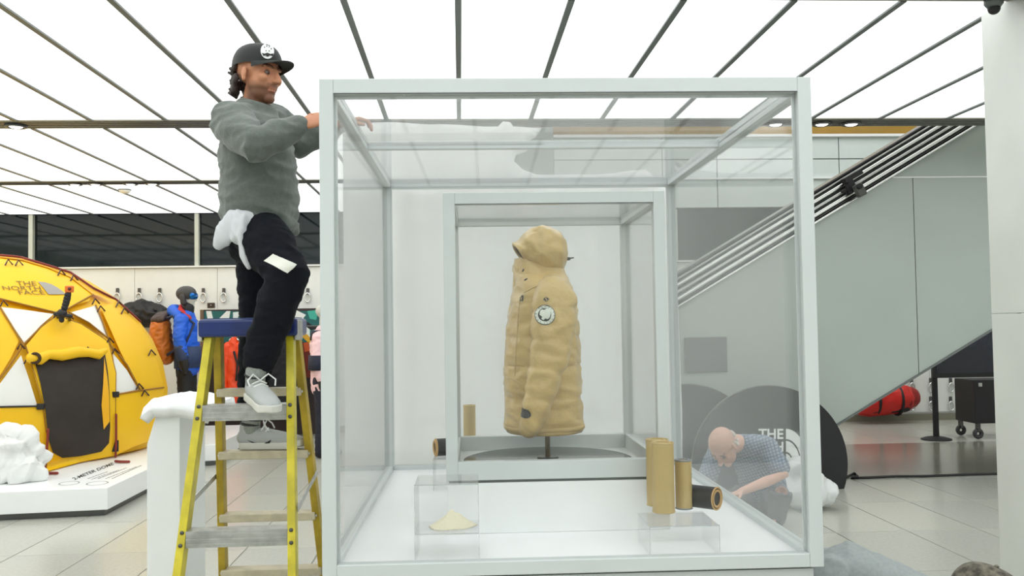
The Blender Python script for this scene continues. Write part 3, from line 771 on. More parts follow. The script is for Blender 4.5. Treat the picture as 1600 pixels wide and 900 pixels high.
# rear riser behind the small case, with a tube and a spool
zr3 = cpx(690, 713, 1.72).z
uL, _ = (cpx(678, 713, 1.70)-CO).dot(CX), 0
open_box('acrylic_riser', 'clear acrylic block behind the small case', uL, uL+.34, 1.62, 1.86, ZF, zr3)
c_ = at(680, 699, case(0, 1.72, 0).y); r_ = 13.5*c_.y/1450
spool('thread_spool', 'black thread spool lying behind the post of the small case', (c_.x, c_.y, zr3+.001+r_), r_, .12, M_black, M_core, 'black thread spools', lying=0.25)
# open end shown toward the left: a cardboard ring
lst = [o for o in COL.objects if o.name.startswith('thread_spool')][-1]
part('end_ring', MB().torus((0, 0, 0), r_*.8, .006, Matrix.Rotation(.25, 3, 'Z') @ Matrix.Rotation(PI/2, 3, 'Y'), 28), M_core, lst, True, local=True)
c_ = at(734, 690, case(0, 1.74, 0).y)
spool('thread_tube', 'tall golden thread tube standing behind the small case', (c_.x, c_.y, zr3+.001), 9.5*c_.y/1450, at(734, 633, c_.y).z-zr3, M_tube, M_tube, None)

# ================================================================== STEP LADDER
LX, LYc = -.853, 3.90
zcap = at(395, 512, LYc-.1).z
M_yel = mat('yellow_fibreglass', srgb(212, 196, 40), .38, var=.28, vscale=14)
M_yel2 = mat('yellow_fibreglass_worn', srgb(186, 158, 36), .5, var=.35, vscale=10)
M_blue = mat('blue_plastic_top', srgb(20, 42, 104), .3, var=.25, vscale=16)
lad = thing('step_ladder', 'yellow fibreglass step ladder with a blue top', 'ladder', (LX, LYc, 0))
def lp(side, sx, z):           # side -1 near, +1 far ; sx -1 left, +1 right
    dz = zcap - z; return V((LX + sx*(.160+.056*dz), LYc + side*(.055+.29*dz), z))
for side in (-1, 1):
    for sx in (-1, 1):
        a, b = lp(side, sx, zcap-.02), lp(side, sx, .02); ax = (b-a).normalized()
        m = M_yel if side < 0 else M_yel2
        wv = V((1, 0, 0)); wv = (wv-ax*wv.dot(ax)).normalized(); dv = ax.cross(wv)
        W, Dp, T = .030, .062, .006
        if side < 0: sec = [(-W/2, -Dp/2), (W/2, -Dp/2), (W/2, Dp/2), (W/2-T, Dp/2), (W/2-T, -Dp/2+T), (-W/2+T, -Dp/2+T), (-W/2+T, Dp/2), (-W/2, Dp/2)]
        else: sec = [(-W/2, -Dp/2), (W/2, -Dp/2), (W/2, Dp/2), (-W/2, Dp/2)]
        if dv.y < 0: dv = -dv
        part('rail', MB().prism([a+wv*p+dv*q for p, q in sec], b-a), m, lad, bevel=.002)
        part('foot', MB().box(b+V((0, 0, -.0)), (.045, .08, .04)), M_black, lad, bevel=.005)
def zat(py, side):
    z = 1.3
    for _ in range(8): z = at(395, py, LYc+side*(.055+.29*(zcap-z))).z
    return z
steps = {}
for py in (631, 825):
    z = zat(py, -1); a, b = lp(-1, -1, z), lp(-1, 1, z); steps[py] = (z, a.y)
    s_ = part('step', MB().prism([V((a.x+.012, a.y+y, z+zz)) for y, zz in ((-.034, 0), (.045, 0), (.045, -.006), (.0, -.006), (-.022, -.02), (-.022, -.062), (-.034, -.062))], (b.x-a.x-.024, 0, 0)), M_alu, lad)
    for k in range(3): part('rib', MB().box(((a.x+b.x)/2, a.y-.035, z-.012-k*.018), (b.x-a.x-.03, .006, .007)), M_alu, s_)
    for sx in (-1, 1):
        for dz in (.0, -.045):
            q = lp(-1, sx, z+dz-.004); part('rivet', MB().ell(q+V((0, -.034, 0)), (.008, .006, .008), None, 10, 6), M_dsteel, lad, True)
M_wood = mat('worn_tan_step', srgb(196, 186, 160), .6, .1, var=.2, vscale=20)
for py in (606, 703, 800, 886):
    z = zat(py, 1); a, b = lp(1, -1, z), lp(1, 1, z); steps[py] = (z, a.y)
    part('step', MB().box(((a.x+b.x)/2, a.y-.01, z-.017), (b.x-a.x, .085, .034)), M_wood, lad, bevel=.004)
    for sx in (-1, 1): part('rivet', MB().ell(lp(1, sx, z-.017)+V((0, -.034, 0)), (.007, .005, .007), None, 10, 6), M_alu, lad, True)
part('top_cap', MB().box((LX, LYc, zcap), (.395, .24, .072)), M_blue, lad, bevel=.012)
part('top_tray', MB().box((LX, LYc, zcap+.037), (.36, .2, .006)), mat('blue_tray', srgb(60, 84, 130), .4, var=.5, vscale=30), lad)
for sx in (-1, 1): part('cap_bracket', MB().box((LX+sx*.192, LYc-.06, zcap-.012), (.018, .10, .082)), M_alu, lad, bevel=.004)
for sx in (-1, 1):
    z1, z2 = zat(806, -1)+.02, zat(778, 1)
    a = lp(-1, sx, z1)+V((sx*.02, 0, 0)); b = lp(1, sx, z1+.06)+V((sx*.02, 0, 0)); part('spreader', MB().beam(a, b, .004, .022), M_alu, lad)

# ================================================================== LECTERN WITH CLOTH
PY = 4.52
p0, p1 = at(229.5, 800, PY), at(281, 800, PY)
zt_ = at(255, 640, PY).z; zc = at(230, 695, PY).z; dxc = .05
lect = thing('lectern', 'slim white lectern with a sloping upper edge beside the ladder', 'lectern', ((p0.x+p1.x)/2, PY+.22, 0))
prof = [(p0.x, .03), (p1.x, .03), (p1.x, zt_), (p0.x+dxc, zt_), (p0.x, zc)]
part('body', MB().prism([V((x, PY, z)) for x, z in prof], (0, .44, 0)), M_white, lect, bevel=.003)
part('toe_kick', MB().box(((p0.x+p1.x)/2, PY+.22, .015), (p1.x-p0.x-.02, .4, .03)), M_strip, lect)
ct = MB(); cxm = (p0.x+p1.x)/2
rsx = []
for i in range(29):
    t = i/28; x = p0.x-.012 + (p1.x-p0.x+.16)*t; ring = []
    for j in range(25):
        s = j/24; y = PY-.06+.56*s
        over = max(0, .030-(x-p0.x))*.9 + max(0, x-p1.x-.01)*.25 + max(0, PY-.005-y)*.9 + max(0, y-PY-.45)*1.4
        z = zt_ + .052 - over + .006*noise.noise(V((x*18, y*7, 1))) + .005*abs(noise.noise(V((x*40, y*16, 2))))
        ring.append((x, y, z))
    rsx.append(ring)
vs = [p for r in rsx for p in r]; fs = [(i*25+j, (i+1)*25+j, (i+1)*25+j+1, i*25+j+1) for i in range(28) for j in range(24)]
ct.add(vs, fs); cm = ct.mesh('cloth'); finish(cm, True)
co_ = link('folded_cloth', cm, mat('white_cloth', srgb(242, 243, 244), .8, bump=.2, bscale=90)); md = co_.modifiers.new('th', 'SOLIDIFY'); md.thickness = .05; md.offset = -1
tag(co_, 'thick folded white cloth draped over the top of the lectern', 'cloth')

# ================================================================== PEOPLE
M_skin = mat('skin', srgb(186, 128, 98), .5, vcol='tint', var=.08, vscale=30, spec=.35)
def head_prims(mb, M, s=1.0, ears=True):
    t = MB()
    t.ell((-.012, 0, .035), (.098, .077, .085)).ell((.028, 0, -.03), (.066, .063, .085)).ell((.030, 0, -.080), (.052, .054, .042))
    t.tube([(.088, 0, .018), (.104, 0, -.012), (.113, 0, -.032)], [.009, .0115, .0145], 10)
    t.ell((.100, .010, -.034), (.010, .009, .008)).ell((.100, -.010, -.034), (.010, .009, .008))
    t.ell((.074, .028, .024), (.015, .026, .011)).ell((.074, -.028, .024), (.015, .026, .011))
    t.ell((.080, 0, -.060), (.012, .024, .0065)).ell((.078, 0, -.072), (.012, .021, .007)).ell((.070, 0, -.104), (.022, .026, .020)).ell((.066, 0, -.055), (.022, .034, .026))
    t.ell((.062, .042, -.022), (.026, .020, .022)).ell((.062, -.042, -.022), (.026, .020, .022))
    if ears:
        for q in (-1, 1): t.ell((-.008, q*.079, -.010), (.018, .008, .029), Matrix.Rotation(q*.3, 3, 'Z')).ell((-.004, q*.08, -.032), (.011, .008, .014))
    t.xf(Matrix.Scale(s, 4)); t.xf(M); mb.add(t.v, t.f)
def head_fn(M, s=1.0):
    Mi = M.inverted()
    def fn(p, n):
        q = (Mi @ p)/s
        if q.x > .03 and abs(q.z) < .14:
            for sy in (-1, 1):
                d2 = ((q.x-.088)/.03)**2 + ((q.y-sy*.031)/.017)**2 + ((q.z-.002)/.011)**2
                p = p - n*(.0085*s*math.exp(-d2))
            p = p - n*(.004*s*math.exp(-((q.z+.067)/.0025)**2 - (q.y/.022)**2) if q.x > .07 else 0)
        return p
    return fn
def tint(me, fn):
    a = me.color_attributes.new('tint', 'FLOAT_COLOR', 'POINT')
    a.data.foreach_set('color', np.array([fn(v.co) for v in me.vertices], np.float32).ravel())
def face_tint(M, skin, beard=None, s=1.0, brow=(70, 45, 32)):
    Mi = M.inverted(); sk = V(srgb(*skin)[:3])
    def fn(co):
        q = (Mi @ co)/s; c = sk.copy()
        if -.14 < q.z < .13 and q.length < .19:
            if beard:
                b = max(0, min(1, (-.035-q.z)/.03))*max(0, min(1, (q.x+.03)/.03)); b *= .85 if abs(q.z+.066) > .007 or abs(q.y) > .022 else .2
                if abs(q.y) < .032 and -.058 < q.z < -.044 and q.x > .05: b = max(b, .65)
                if q.z < -.122: b *= .4
                c = c.lerp(V(srgb(*beard)[:3]), b)
            if q.x > .07 and abs(q.z+.067) < .011 and abs(q.y) < .024: c = c.lerp(V(srgb(160, 94, 80)[:3]), .35)
            if q.x > .06 and .020 < q.z < .033 and .012 < abs(q.y) < .05: c = c.lerp(V(srgb(*brow)[:3]), .8)
        return (c.x, c.y, c.z, 1)
    return fn
def eyes(M, parent, s=1.0):
    for sy in (-1, 1):
        e = part('eye', MB().ell(M @ (V((.0735, sy*.031, .000))*s), (.0112*s,)*3), mat('eye_white', srgb(112, 92, 82), .25), parent, True)
        part('iris', MB().ell(M @ (V((.0815, sy*.0315, -.003))*s), (.0050*s,)*3), mat('iris_dark', srgb(40, 32, 28), .2), e, True)
def frame(origin, fwd, up):
    f_ = V(fwd).normalized(); u_ = V(up); u_ = (u_-f_*u_.dot(f_)).normalized(); l_ = u_.cross(f_)
    return Matrix(((f_.x, l_.x, u_.x, origin[0]), (f_.y, l_.y, u_.y, origin[1]), (f_.z, l_.z, u_.z, origin[2]), (0, 0, 0, 1)))
def mesh_part(name, me, m, parent, label=None):
    me.materials.clear(); me.materials.append(m); o = link(name, me, m, parent)
    if label: o['label'] = label
    return o

# ---------------- man on the ladder
HM = frame(at(404, 117, 3.92), (math.cos(.52), -math.sin(.52), -.10), (.05, 0, 1))
nk0, nk1 = at(398, 178, 3.94), at(404, 140, 3.925)
chest = at(401, 222, 3.95); waist = at(404, 290, 3.96); pelv = at(402, 335, 3.955)
shR, elR, wrR = at(362, 190, 3.77), at(397, 229, 3.60), at(469, 196, 3.70)
shL, elL, wrL = at(428, 192, 4.13), at(468, 222, 4.16), at(533, 193, 4.18)
hipR, knR, anR = at(394, 348, 3.87), at(449, 430, 3.68), at(397, 583, 3.735)
hipL, knL, anL = at(406, 348, 4.04), at(404, 500, 4.12), at(392, 668, 4.13)
footR = steps[631][0]; footL = steps[703][0]
# feet: near foot aims at the viewer and right, far foot aims right
dR = V((.50, -.86, -.10)).normalized(); dL = V((1, -.06, 0)).normalized()
toeR = V((anR.x, anR.y, 0)) + V((dR.x, dR.y, 0))*.15; 
man = thing('person', 'man in grey sweatshirt, dark trousers and black cap standing on the ladder', 'person', (anL.x, anL.y, footL))
mb = MB(); head_prims(mb, HM)
mb.tube([nk0-V((0, 0, .03)), nk0, nk1], [(.058, .058), (.058, .057), (.055, .056)], 16)
mb.tube([pelv, waist, chest, at(402, 190, 3.95)], [(.09, .12), (.09, .12), (.10, .14), (.055, .08)], 18, V((1, 0, 0)))
mb.tube([shR, elR, elR.lerp(wrR, .5), wrR], [.046, .037, .038, .026]).tube([shL, elL, elL.lerp(wrL, .5), wrL], [.046, .037, .038, .026])
mb.tube([at(402, 204, 3.95), shR], .04).tube([at(402, 204, 3.95), shL], .04)
hand(mb, wrR, (1, .02, .32), (-.2, -.75, .6), (0, .1, 1), .55)
hand(mb, wrL, (1, .05, .25), (-.1, -.2, .95), (0, -1, .0), .75)
mb.tube([hipR, knR, knR.lerp(anR, .35), anR], [.07, .052, .052, .030]).tube([hipL, knL, knL.lerp(anL, .35), anL], [.07, .052, .052, .030])
mb.tube([pelv, hipR], .08).tube([pelv, hipL], .08)
def foot_prims(mb, an, d, zs):
    h = V((an.x, an.y, zs)); d = V(d); mb.tube([V(an), h-d*.02+V((0, 0, .045)), h+d*.05+V((0, 0, .018)), h+d*.11+V((0, 0, .008))], [.028, .020, .016, .012])
foot_prims(mb, anR, dR, footR+.02); foot_prims(mb, anL, dL, footL+.02)
bm_ = remesh(mb, .0048, 3, head_fn(HM))
tint(bm_, face_tint(HM, (198, 138, 106), (92, 60, 42)))
mesh_part('body', bm_, M_skin, man)
eyes(HM, man)
# sweatshirt
M_sweat = mat('grey_green_sweatshirt', srgb(96, 103, 98), .9, sheen=.3, var=.14, vscale=60, bump=.25, bscale=160)
mb = MB()
mb.tube([at(405, 347, 3.955), at(405, 315, 3.955), at(405, 275, 3.955), at(400, 235, 3.95), at(395, 205, 3.95), at(397, 184, 3.945), at(399, 170, 3.942), at(401, 163, 3.94)],
        [(.150, .212), (.160, .216), (.155, .20), (.150, .20), (.130, .20), (.104, .15), (.092, .096), (.080, .082)], 28, V((1, 0, 0)), False)
mb.tube([at(446, 352, 3.93), at(436, 322, 3.94)], [(.045, .12), (.07, .15)], 18, V((1, 0, 0)))
for sh, el, wr in ((shR, elR, wrR), (shL, elL, wrL)):
    mb.tube([at(398, 200, 3.95).lerp(sh, .5), sh, sh.lerp(el, .5), el, el.lerp(wr, .45), el.lerp(wr, .93)], [.088, .085, .077, .070, .062, .044], 22)
def sw_fn(p, n):
    q = p; a = noise.noise(V((q.x*7+q.z*5, q.y*6, q.z*15))); b = noise.noise(V((q.x*16-q.z*9, q.y*12, q.z*22+5)))
    k = (.35-abs(a))*.020 + (.3-abs(b))*.009
    low = max(0, min(1, (2.12-q.z)/.14)); k += low*.012*math.sin(q.z*85 + 3*noise.noise(q*6))
    return p + n*k
me = remesh(mb, .0075, 6, sw_fn); mesh_part('sweatshirt', me, M_sweat, man, 'grey green sweatshirt')
for el, wr in ((elR, wrR), (elL, wrL)):
    part('cuff', MB().tube([el.lerp(wr, .84), el.lerp(wr, .96)], [.046, .041], 22), M_sweat, man, True)
part('neckband', MB().tube([at(399, 172, 3.942), at(401, 163, 3.94), at(402, 158.5, 3.938)], [(.088, .092), (.077, .080), (.068, .070)], 26, V((1, 0, 0)), False), M_sweat, man, True)
# trousers
M_navy = mat('dark_navy_trousers', srgb(17, 19, 26), .9, spec=.2, bump=.2, bscale=120)
mb = MB()
mb.tube([at(404, 334, 3.955), at(403, 352, 3.955), at(400, 372, 3.95)], [(.10, .135), (.12, .155), (.125, .165)], 24, V((1, 0, 0)))
mb.tube([hipR, hipR.lerp(knR, .5), knR, knR.lerp(anR, .3), knR.lerp(anR, .62), knR.lerp(anR, .84)], [.100, .106, .086, .080, .072, .066], 22)
mb.tube([hipL, hipL.lerp(knL, .5), knL, knL.lerp(anL, .4), knL.lerp(anL, .82)], [.096, .098, .076, .070, .062], 22)
def tr_fn(p, n):
    a = noise.noise(V((p.x*9+p.z*7, p.y*8, p.z*13))); b = noise.noise(V((p.x*18, p.y*18, p.z*34)))
    return p + n*((.35-abs(a))*.016 + (.3-abs(b))*.007)
me = remesh(mb, .0075, 5, tr_fn); tro = mesh_part('trousers', me, M_navy, man, 'dark navy trousers')
bt = bvh_of(tro)
decal('thigh_label', *poly2([(427, 397), (463, 414), (449, 427), (413, 408)], 4), bt, mat('white_label', srgb(232, 232, 222), .7), tro, .004, 'white label')
# cap
M_cap = mat('black_cap', srgb(26, 28, 28), .8, sheen=.2)
HM3 = HM.to_3x3(); tilt = HM @ Matrix.Rotation(-.10, 4, 'Y')
crown = []
for k in range(13):
    th = PI/2*k/12; zc_ = .030 + .098*math.sin(th)**.9 if k else .030; rr = max(.004, math.cos(th)**.62)
    crown.append([tilt @ V((-.010 + (.116 if math.cos(2*PI*j/36) > 0 else .112)*rr*math.cos(2*PI*j/36), .090*rr*math.sin(2*PI*j/36), zc_)) for j in range(36)])
cap_c = part('cap_crown', MB().rings(crown, False, True), M_cap, man, True, label='black cap')
bq = []
for i in range(15):
    t = -1+2*i/14; a = t*1.18; base = V((-.010+.114*math.cos(a), .090*math.sin(a), .034)); ext = .070*(1-abs(t)**2.6)
    bq.append([base, base+V((ext*.5, 0, .001-.010*t*t)), base+V((ext, 0, -.002-.018*t*t))])
vs = [tilt @ p for r in bq for p in r]; n_ = len(vs); vs += [tilt @ (p-V((0, 0, .005))) for r in bq for p in r]
fs = []
for i in range(14):
    for j in range(2):
        a = i*3+j; fs += [(a, a+1, a+4, a+3), (n_+a+3, n_+a+4, n_+a+1, n_+a)]
    fs += [(i*3+2, n_+i*3+2, n_+i*3+5, i*3+5), (i*3, i*3+3, n_+i*3+3, n_+i*3)]
part('cap_brim', MB().add(vs, fs), mat('black_brim', srgb(34, 38, 36), .7), man, .8)
part('cap_button', MB().ell(tilt @ V((-.010, 0, .129)), (.009, .009, .006)), M_cap, man, True)
bc = bvh_of(cap_c)
pcx = (417.5, 80.5)
decal('cap_patch', *disc2(pcx, 10.2, 11.8, -.2), bc, mat('patch_white', srgb(226, 228, 226), .7), cap_c, .003, 'white oval patch')
M_pk = mat('patch_black', srgb(30, 30, 32), .7)
decal('patch_band', *poly2([(409.0, 83.5), (413, 84.5), (417.5, 83.2), (422, 85), (427, 84), (425.5, 88.5), (421, 87), (418, 89.5), (414.5, 87.2), (411.5, 88.0)], 2), bc, M_pk, cap_c, .0045)
for x, y in ((415.5, 80.2), (420.2, 80.6), (413.2, 75), (416.6, 73.6), (420.2, 74.4), (423.2, 77)):
    decal('patch_mark', *disc2((x, y), .9, 1.0, 0, 8, 1), bc, M_pk, cap_c, .0045)
# hair under the cap, curling at the nape
mb = MB(); random.seed(3)
for i in range(46):
    a = PI + random.uniform(-1.25, 1.25); zz = random.uniform(-.075, .03); rx = .103 if zz > -.03 else .094
    p = V((-.008+rx*math.cos(a), .081*math.sin(a), zz)); q = p + V((-.016*random.random(), 0, -.022)); r3 = q + V((-.014*random.uniform(.2, 1.6), 0, .008))
    mb.tube([HM @ p, HM @ q, HM @ r3], [.013, .011, .006], 8)
me = remesh(mb, .004, 1); mesh_part('hair', me, mat('dark_brown_hair', srgb(48, 36, 30), .6, bump=.5, bscale=90), man, 'dark brown hair')
part('bracelet', MB().torus(elR.lerp(wrR, 1.0), .031, .0028, (wrR-elR).to_track_quat('Z', 'Y').to_matrix(), 24), mat('white_cord', srgb(232, 226, 216), .6), man, True)
# socks, shoes
M_shoe = mat('pale_grey_mesh_shoe', srgb(178, 181, 180), .85, bump=.35, bscale=260); M_sole = mat('off_white_sole', srgb(214, 213, 206), .6)
M_sock = mat('heather_grey_sock', srgb(150, 154, 148), .95, var=.2, vscale=120, bump=.3, bscale=200)
def shoe(an, d, zs, kn, pitch=0.0):
    F = frame((an.x+d[0]*.028, an.y+d[1]*.028, zs), (d[0], d[1], 0), (0, 0, 1)) @ Matrix.Rotation(pitch, 4, 'Y')
    outl = [(-.075, .022), (-.065, .034), (-.02, .037), (.05, .038), (.11, .047), (.155, .048), (.195, .034), (.212, .012)]
    ring = [V((x, y, 0)) for x, y in outl] + [V((x, -y*.94, 0)) for x, y in reversed(outl)]
    s_ = part('sole', MB().rings([[F @ (p*1.0+V((0, 0, z+ (.010 if p.x > .17 else 0)))) if k else F @ (V((p.x*.97, p.y*.93, z+(.010 if p.x > .17 else 0)))) for p in ring] for k, z in enumerate((0, .006, .024, .03))]), M_sole, man, .9, bevel=.002)
    mb = MB(); P = lambda x, y, z: F @ V((x, y, z)); Yv = F.to_3x3() @ V((0, 1, 0))
    mb.tube([P(-.06, 0, .050), P(-.02, 0, .052), P(.05, 0, .048), P(.11, 0, .042), (P(.165, 0, .036)), P(.19, 0, .034)], [(.030, .034), (.036, .04), (.039, .040), (.045, .032), (.041, .026), (.03, .018)], 20, Yv)
    mb.tube([P(-.045, 0, .06), P(-.035, 0, .095)], [(.033, .036), (.034, .042)], 18, Yv).tube([P(.02, 0, .07), P(.09, 0, .055)], [(.03, .022), (.03, .02)], 16, Yv)
    u_ = mesh_part('shoe_upper', remesh(mb, .005, 4), M_shoe, man)
    part('collar', MB().torus(F @ V((-.030, 0, .108)), .036, .007, F.to_3x3() @ Matrix.Rotation(.12, 3, 'Y'), 24), mat('shoe_lining', srgb(44, 44, 46), .8), man, True)
    ax = V(an).lerp(V(kn), .30)
    part('sock', MB().tube([F @ V((-.028, 0, .085)), F @ V((-.026, 0, .12)), V(an).lerp(ax, .6), ax], [.038, .040, .043, .046], 20), M_sock, man, True)
    for k in range(5):
        x = .026 + k*.018; z = .098 - k*.0085
        part('lace', MB().tube([P(x, -.026, z-.012), P(x+.004, 0, z), P(x, .026, z-.012)], .0036, 8), mat('white_lace', srgb(226, 227, 224), .8), man, True)
    for q in (-1, 1): part('lace', MB().tube([P(.03, 0, .1), P(.035, q*.03, .125), P(.05, q*.055, .105), P(.062, q*.05, .085)], .0032, 8), MATS['white_lace'], man, True)
    return u_, F
shR_, FR = shoe(V((anR.x, anR.y, anR.z)), dR, footR+.004, knR, .16)
shL_, FL = shoe(anL, dL, footL+.002, knL)
M_sw = mat('dark_side_mark', srgb(38, 40, 44), .6)
decal('side_mark', *poly2([(372, 596), (374, 604), (379, 611), (381.5, 603), (378.5, 606), (375.5, 601)], 2), bvh_of(shR_), M_sw, shR_, .003)
decal('side_mark', *poly2([(385, 686.5), (398, 691), (412, 692.5), (424, 687), (421, 694), (412, 696.5), (399, 694)], 2), bvh_of(shL_), M_sw, shL_, .003)
# rag hanging from the back pocket
mb = MB()
mb.tube([at(376, 350, 3.765), at(370, 372, 3.765)], [(.05, .03), (.045, .025)]).tube([at(392, 338, 3.76), at(378, 343, 3.755)], [(.03, .02), (.045, .03)]); mb.tube([at(390, 336, 3.77), at(372, 346, 3.775), at(352, 366, 3.78), at(341, 384, 3.80)], [(.035, .022), (.055, .03), (.05, .028), (.022, .016)], 16)
mb.tube([at(384, 340, 3.765), at(378, 370, 3.755), at(383, 398, 3.745), at(389, 418, 3.735)], [(.045, .02), (.05, .026), (.034, .02), (.01, .008)], 16)
me = remesh(mb, .005, 5, lambda p, n: creases(.010, 7, 3)(p, n) + n*(.010*(.3-abs(noise.noise(V((p.x*30+p.z*12, p.y*12, p.z*7)))))))
rg = link('cleaning_rag', me, None); me.materials.clear(); me.materials.append(mat('pale_grey_rag', srgb(206, 208, 212), .9)); tag(rg, 'pale grey rag hanging from the back pocket of the man on the ladder', 'rag')

# ================================================================== TENT PLATFORM AND TENT
fp = [flo(-190, 828), flo(0, 817.5), flo(168, 806.5), flo(229, 772)]
zpt = at(168, 762, fp[2].y).z
xr = -3.05
pts = [V((-8.2, fp[1].y-.15*3.0, 0)), V((fp[2].x, fp[2].y, 0)), V((xr, 11.05, 0)), V((-2.86, 11.09, 0)), V((-2.86, 13.25, 0)), V((-8.2, 13.25, 0))]
plat = thing('platform', 'low white display platform under the yellow tent', 'platform', (-5.5, 10.8, 0))
part('deck', MB().prism([p+V((0, 0, .055)) for p in pts], (0, 0, zpt-.055)), M_white, plat, bevel=.004)
ctr = V((-5.5, 10.8, 0))
part('toe_kick', MB().prism([ctr+(p-ctr)*.985+V((0, 0, .001)) for p in pts], (0, 0, .054)), M_dsteel, plat)
# lettering on the deck, lying flat
def flat_text(body, q, m, parent, z, bold=0.0):
    vs, fs = text2(body, bold); o = [flo(p.x, p.y, z) for p in quadmap(vs, q)]
    mb = MB().add(o, fs); me = mb.mesh('lettering'); return link('lettering', me, m, parent)
M_print = mat('black_print', srgb(40, 42, 44), .6); M_print2 = mat('grey_print', srgb(150, 152, 152), .6)
flat_text('2-METER DOME', [(117, 750), (178, 726), (176, 722), (112, 747)], M_print, plat, zpt+.0015, .02)
for k, (a, b) in enumerate((((137, 748), (168, 737)), ((143, 749), (187, 734)), ((153, 748), (198, 731)), ((165, 748), (214, 729)), ((175, 748), (221, 727)))):
    p, q = flo(*a, zpt+.001), flo(*b, zpt+.001); n = V((-(q-p).y, (q-p).x, 0)).normalized()*.006
    mb = MB(); L = (q-p).length; t = 0; random.seed(k)
    while t < L-.02:
        w_ = random.uniform(.02, .07); t2 = min(L, t+w_); d = (q-p)/L
        mb.add([p+d*t-n, p+d*t2-n, p+d*t2+n, p+d*t+n], [(0, 1, 2, 3)]); t = t2+.012
    link('caption_line', mb.mesh('caption_line'), M_print, plat)
vs, fs = disc2((0, 0), 1, 1, 0, 24, 1, .86)
for px, py, rx in ((108, 755, 17), (152, 755, 18)):
    o = [flo(px+x*rx, py+y*3.0-x*1.5, zpt+.001) for x, y in vs]; link('outline_drawing', MB().add(o, fs).mesh('outline_drawing'), M_print2, plat)

TC = V((-5.36, 10.95, .78)); TR = V((1.93, 1.93, 1.69))
def tent_hit(px, py, sc=1.0):
    d = ray(px, py); R = TR*sc; o = EYE-TC; o = V((o.x/R.x, o.y/R.y, o.z/R.z)); e = V((d.x/R.x, d.y/R.y, d.z/R.z))
    a, b, c = e.dot(e), 2*o.dot(e), o.dot(o)-1; D = b*b-4*a*c
    if D < 0:
        t = -b/(2*a); p = EYE+d*t; n = p-TC; k = math.sqrt((n.x/R.x)**2+(n.y/R.y)**2+(n.z/R.z)**2); p = TC+n/k
    else: p = EYE+d*((-b-math.sqrt(D))/(2*a))
    if p.z < zpt+.012:
        g = flo(px, py, zpt+.012); p = g
    return p
tent = thing('dome_tent', 'yellow and white geodesic dome tent with a dark mesh door', 'tent', (TC.x, TC.y, zpt))
M_ty = mat('tent_yellow', srgb(246, 196, 14), .5, trans=.12, bump=.12, bscale=5)
M_ty2 = mat('tent_yellow_flap', srgb(232, 170, 20), .5)
M_tw = mat('tent_white', srgb(228, 228, 224), .5, bump=.12, bscale=6)
M_mesh = mat('dark_mesh', srgb(44, 36, 30), .7, var=.3, vscale=6)
M_pole = mat('dark_red_pole', srgb(120, 40, 36), .4, .3)
# the whole dome: facets of an inner shell
mb = MB(); rsn = []
for k in range(11):
    th = math.acos(max(-1, (zpt+.02-TC.z)/(TR.z*.985)))*(1-k/10) if k < 10 else .02
    rsn.append([TC+V((TR.x*.982*math.sin(th)*math.cos(2*PI*j/40), TR.y*.982*math.sin(th)*math.sin(2*PI*j/40), TR.z*.982*math.cos(th))) for j in range(40)])
part('canopy', mb.rings(rsn, True, True), M_ty, tent, True)
C8 = lambda x, y: (x*.4221, 380+y*.4221)
def tpatch(name, pts, m, off=1.0, step=9, parent=tent):
    vs, fs = poly2([C8(*p) for p in pts], step)
    mb = MB().add([tent_hit(x, y, off) for x, y in vs], fs); me = mb.mesh(name); finish(me, True); o = link(name, me, m, parent)
    return o
cap_ = tpatch('roof_panel', [(-150, 120), (-80, 80), (0, 52), (50, 55), (80, 62), (180, 92), (260, 125), (345, 188), (330, 213), (250, 240), (205, 254), (120, 235), (20, 210), (-60, 205), (-150, 215)], M_ty, 1.004)
tpatch('roof_flap', [(0, 40), (80, 50), (180, 82), (262, 108), (345, 165), (430, 210), (345, 190), (260, 125), (180, 92), (80, 62), (0, 52)], M_ty2, 1.010)
tpatch('white_panel', [(5, 236), (100, 248), (200, 262), (150, 305), (90, 370), (50, 310)], M_tw, 1.006)
tpatch('white_panel', [(256, 258), (300, 246), (355, 230), (378, 290), (396, 345), (330, 295)], M_tw, 1.006)
tpatch('side_panel', [(0, 250), (38, 300), (72, 358), (40, 425), (0, 490), (-60, 500), (-110, 400), (-60, 260)], M_ty, 1.006)
tpatch('white_panel', [(0, 520), (40, 465), (78, 415), (108, 505), (138, 602), (60, 606), (0, 606), (-70, 606)], M_tw, 1.006)
tpatch('side_panel', [(372, 238), (440, 212), (505, 275), (552, 360), (585, 450), (606, 530), (560, 540), (512, 546), (480, 470), (440, 390), (405, 310)], M_ty, 1.006)
tpatch('white_panel', [(418, 408), (470, 470), (512, 542), (470, 550), (430, 560), (426, 480)], M_tw, 1.006)
tpatch('side_panel', [(430, 562), (512, 548), (606, 536), (590, 620), (560, 700), (545, 735), (490, 755), (428, 786)], M_ty, 1.008)
tpatch('side_panel', [(-110, 608), (0, 608), (80, 608), (160, 606), (176, 690), (170, 760), (160, 848), (90, 800), (0, 780), (-110, 770)], M_ty, 1.008)
tpatch('door_panel', [(210, 268), (300, 300), (400, 365), (428, 480), (426, 620), (428, 786), (300, 810), (168, 846), (172, 700), (158, 600), (128, 490), (96, 380), (150, 315)], M_ty, 1.016)
dm = tpatch('mesh_door', [(124, 420), (180, 412), (260, 405), (340, 400), (386, 390), (400, 480), (406, 560), (408, 680), (404, 740), (375, 772), (300, 788), (230, 795), (196, 775), (178, 720), (168, 620), (150, 520)], M_mesh, 1.026)
tpatch('door_opening', [(386, 420), (398, 500), (404, 560), (406, 660), (384, 690), (376, 600), (382, 520)], M_ty2, 1.030)
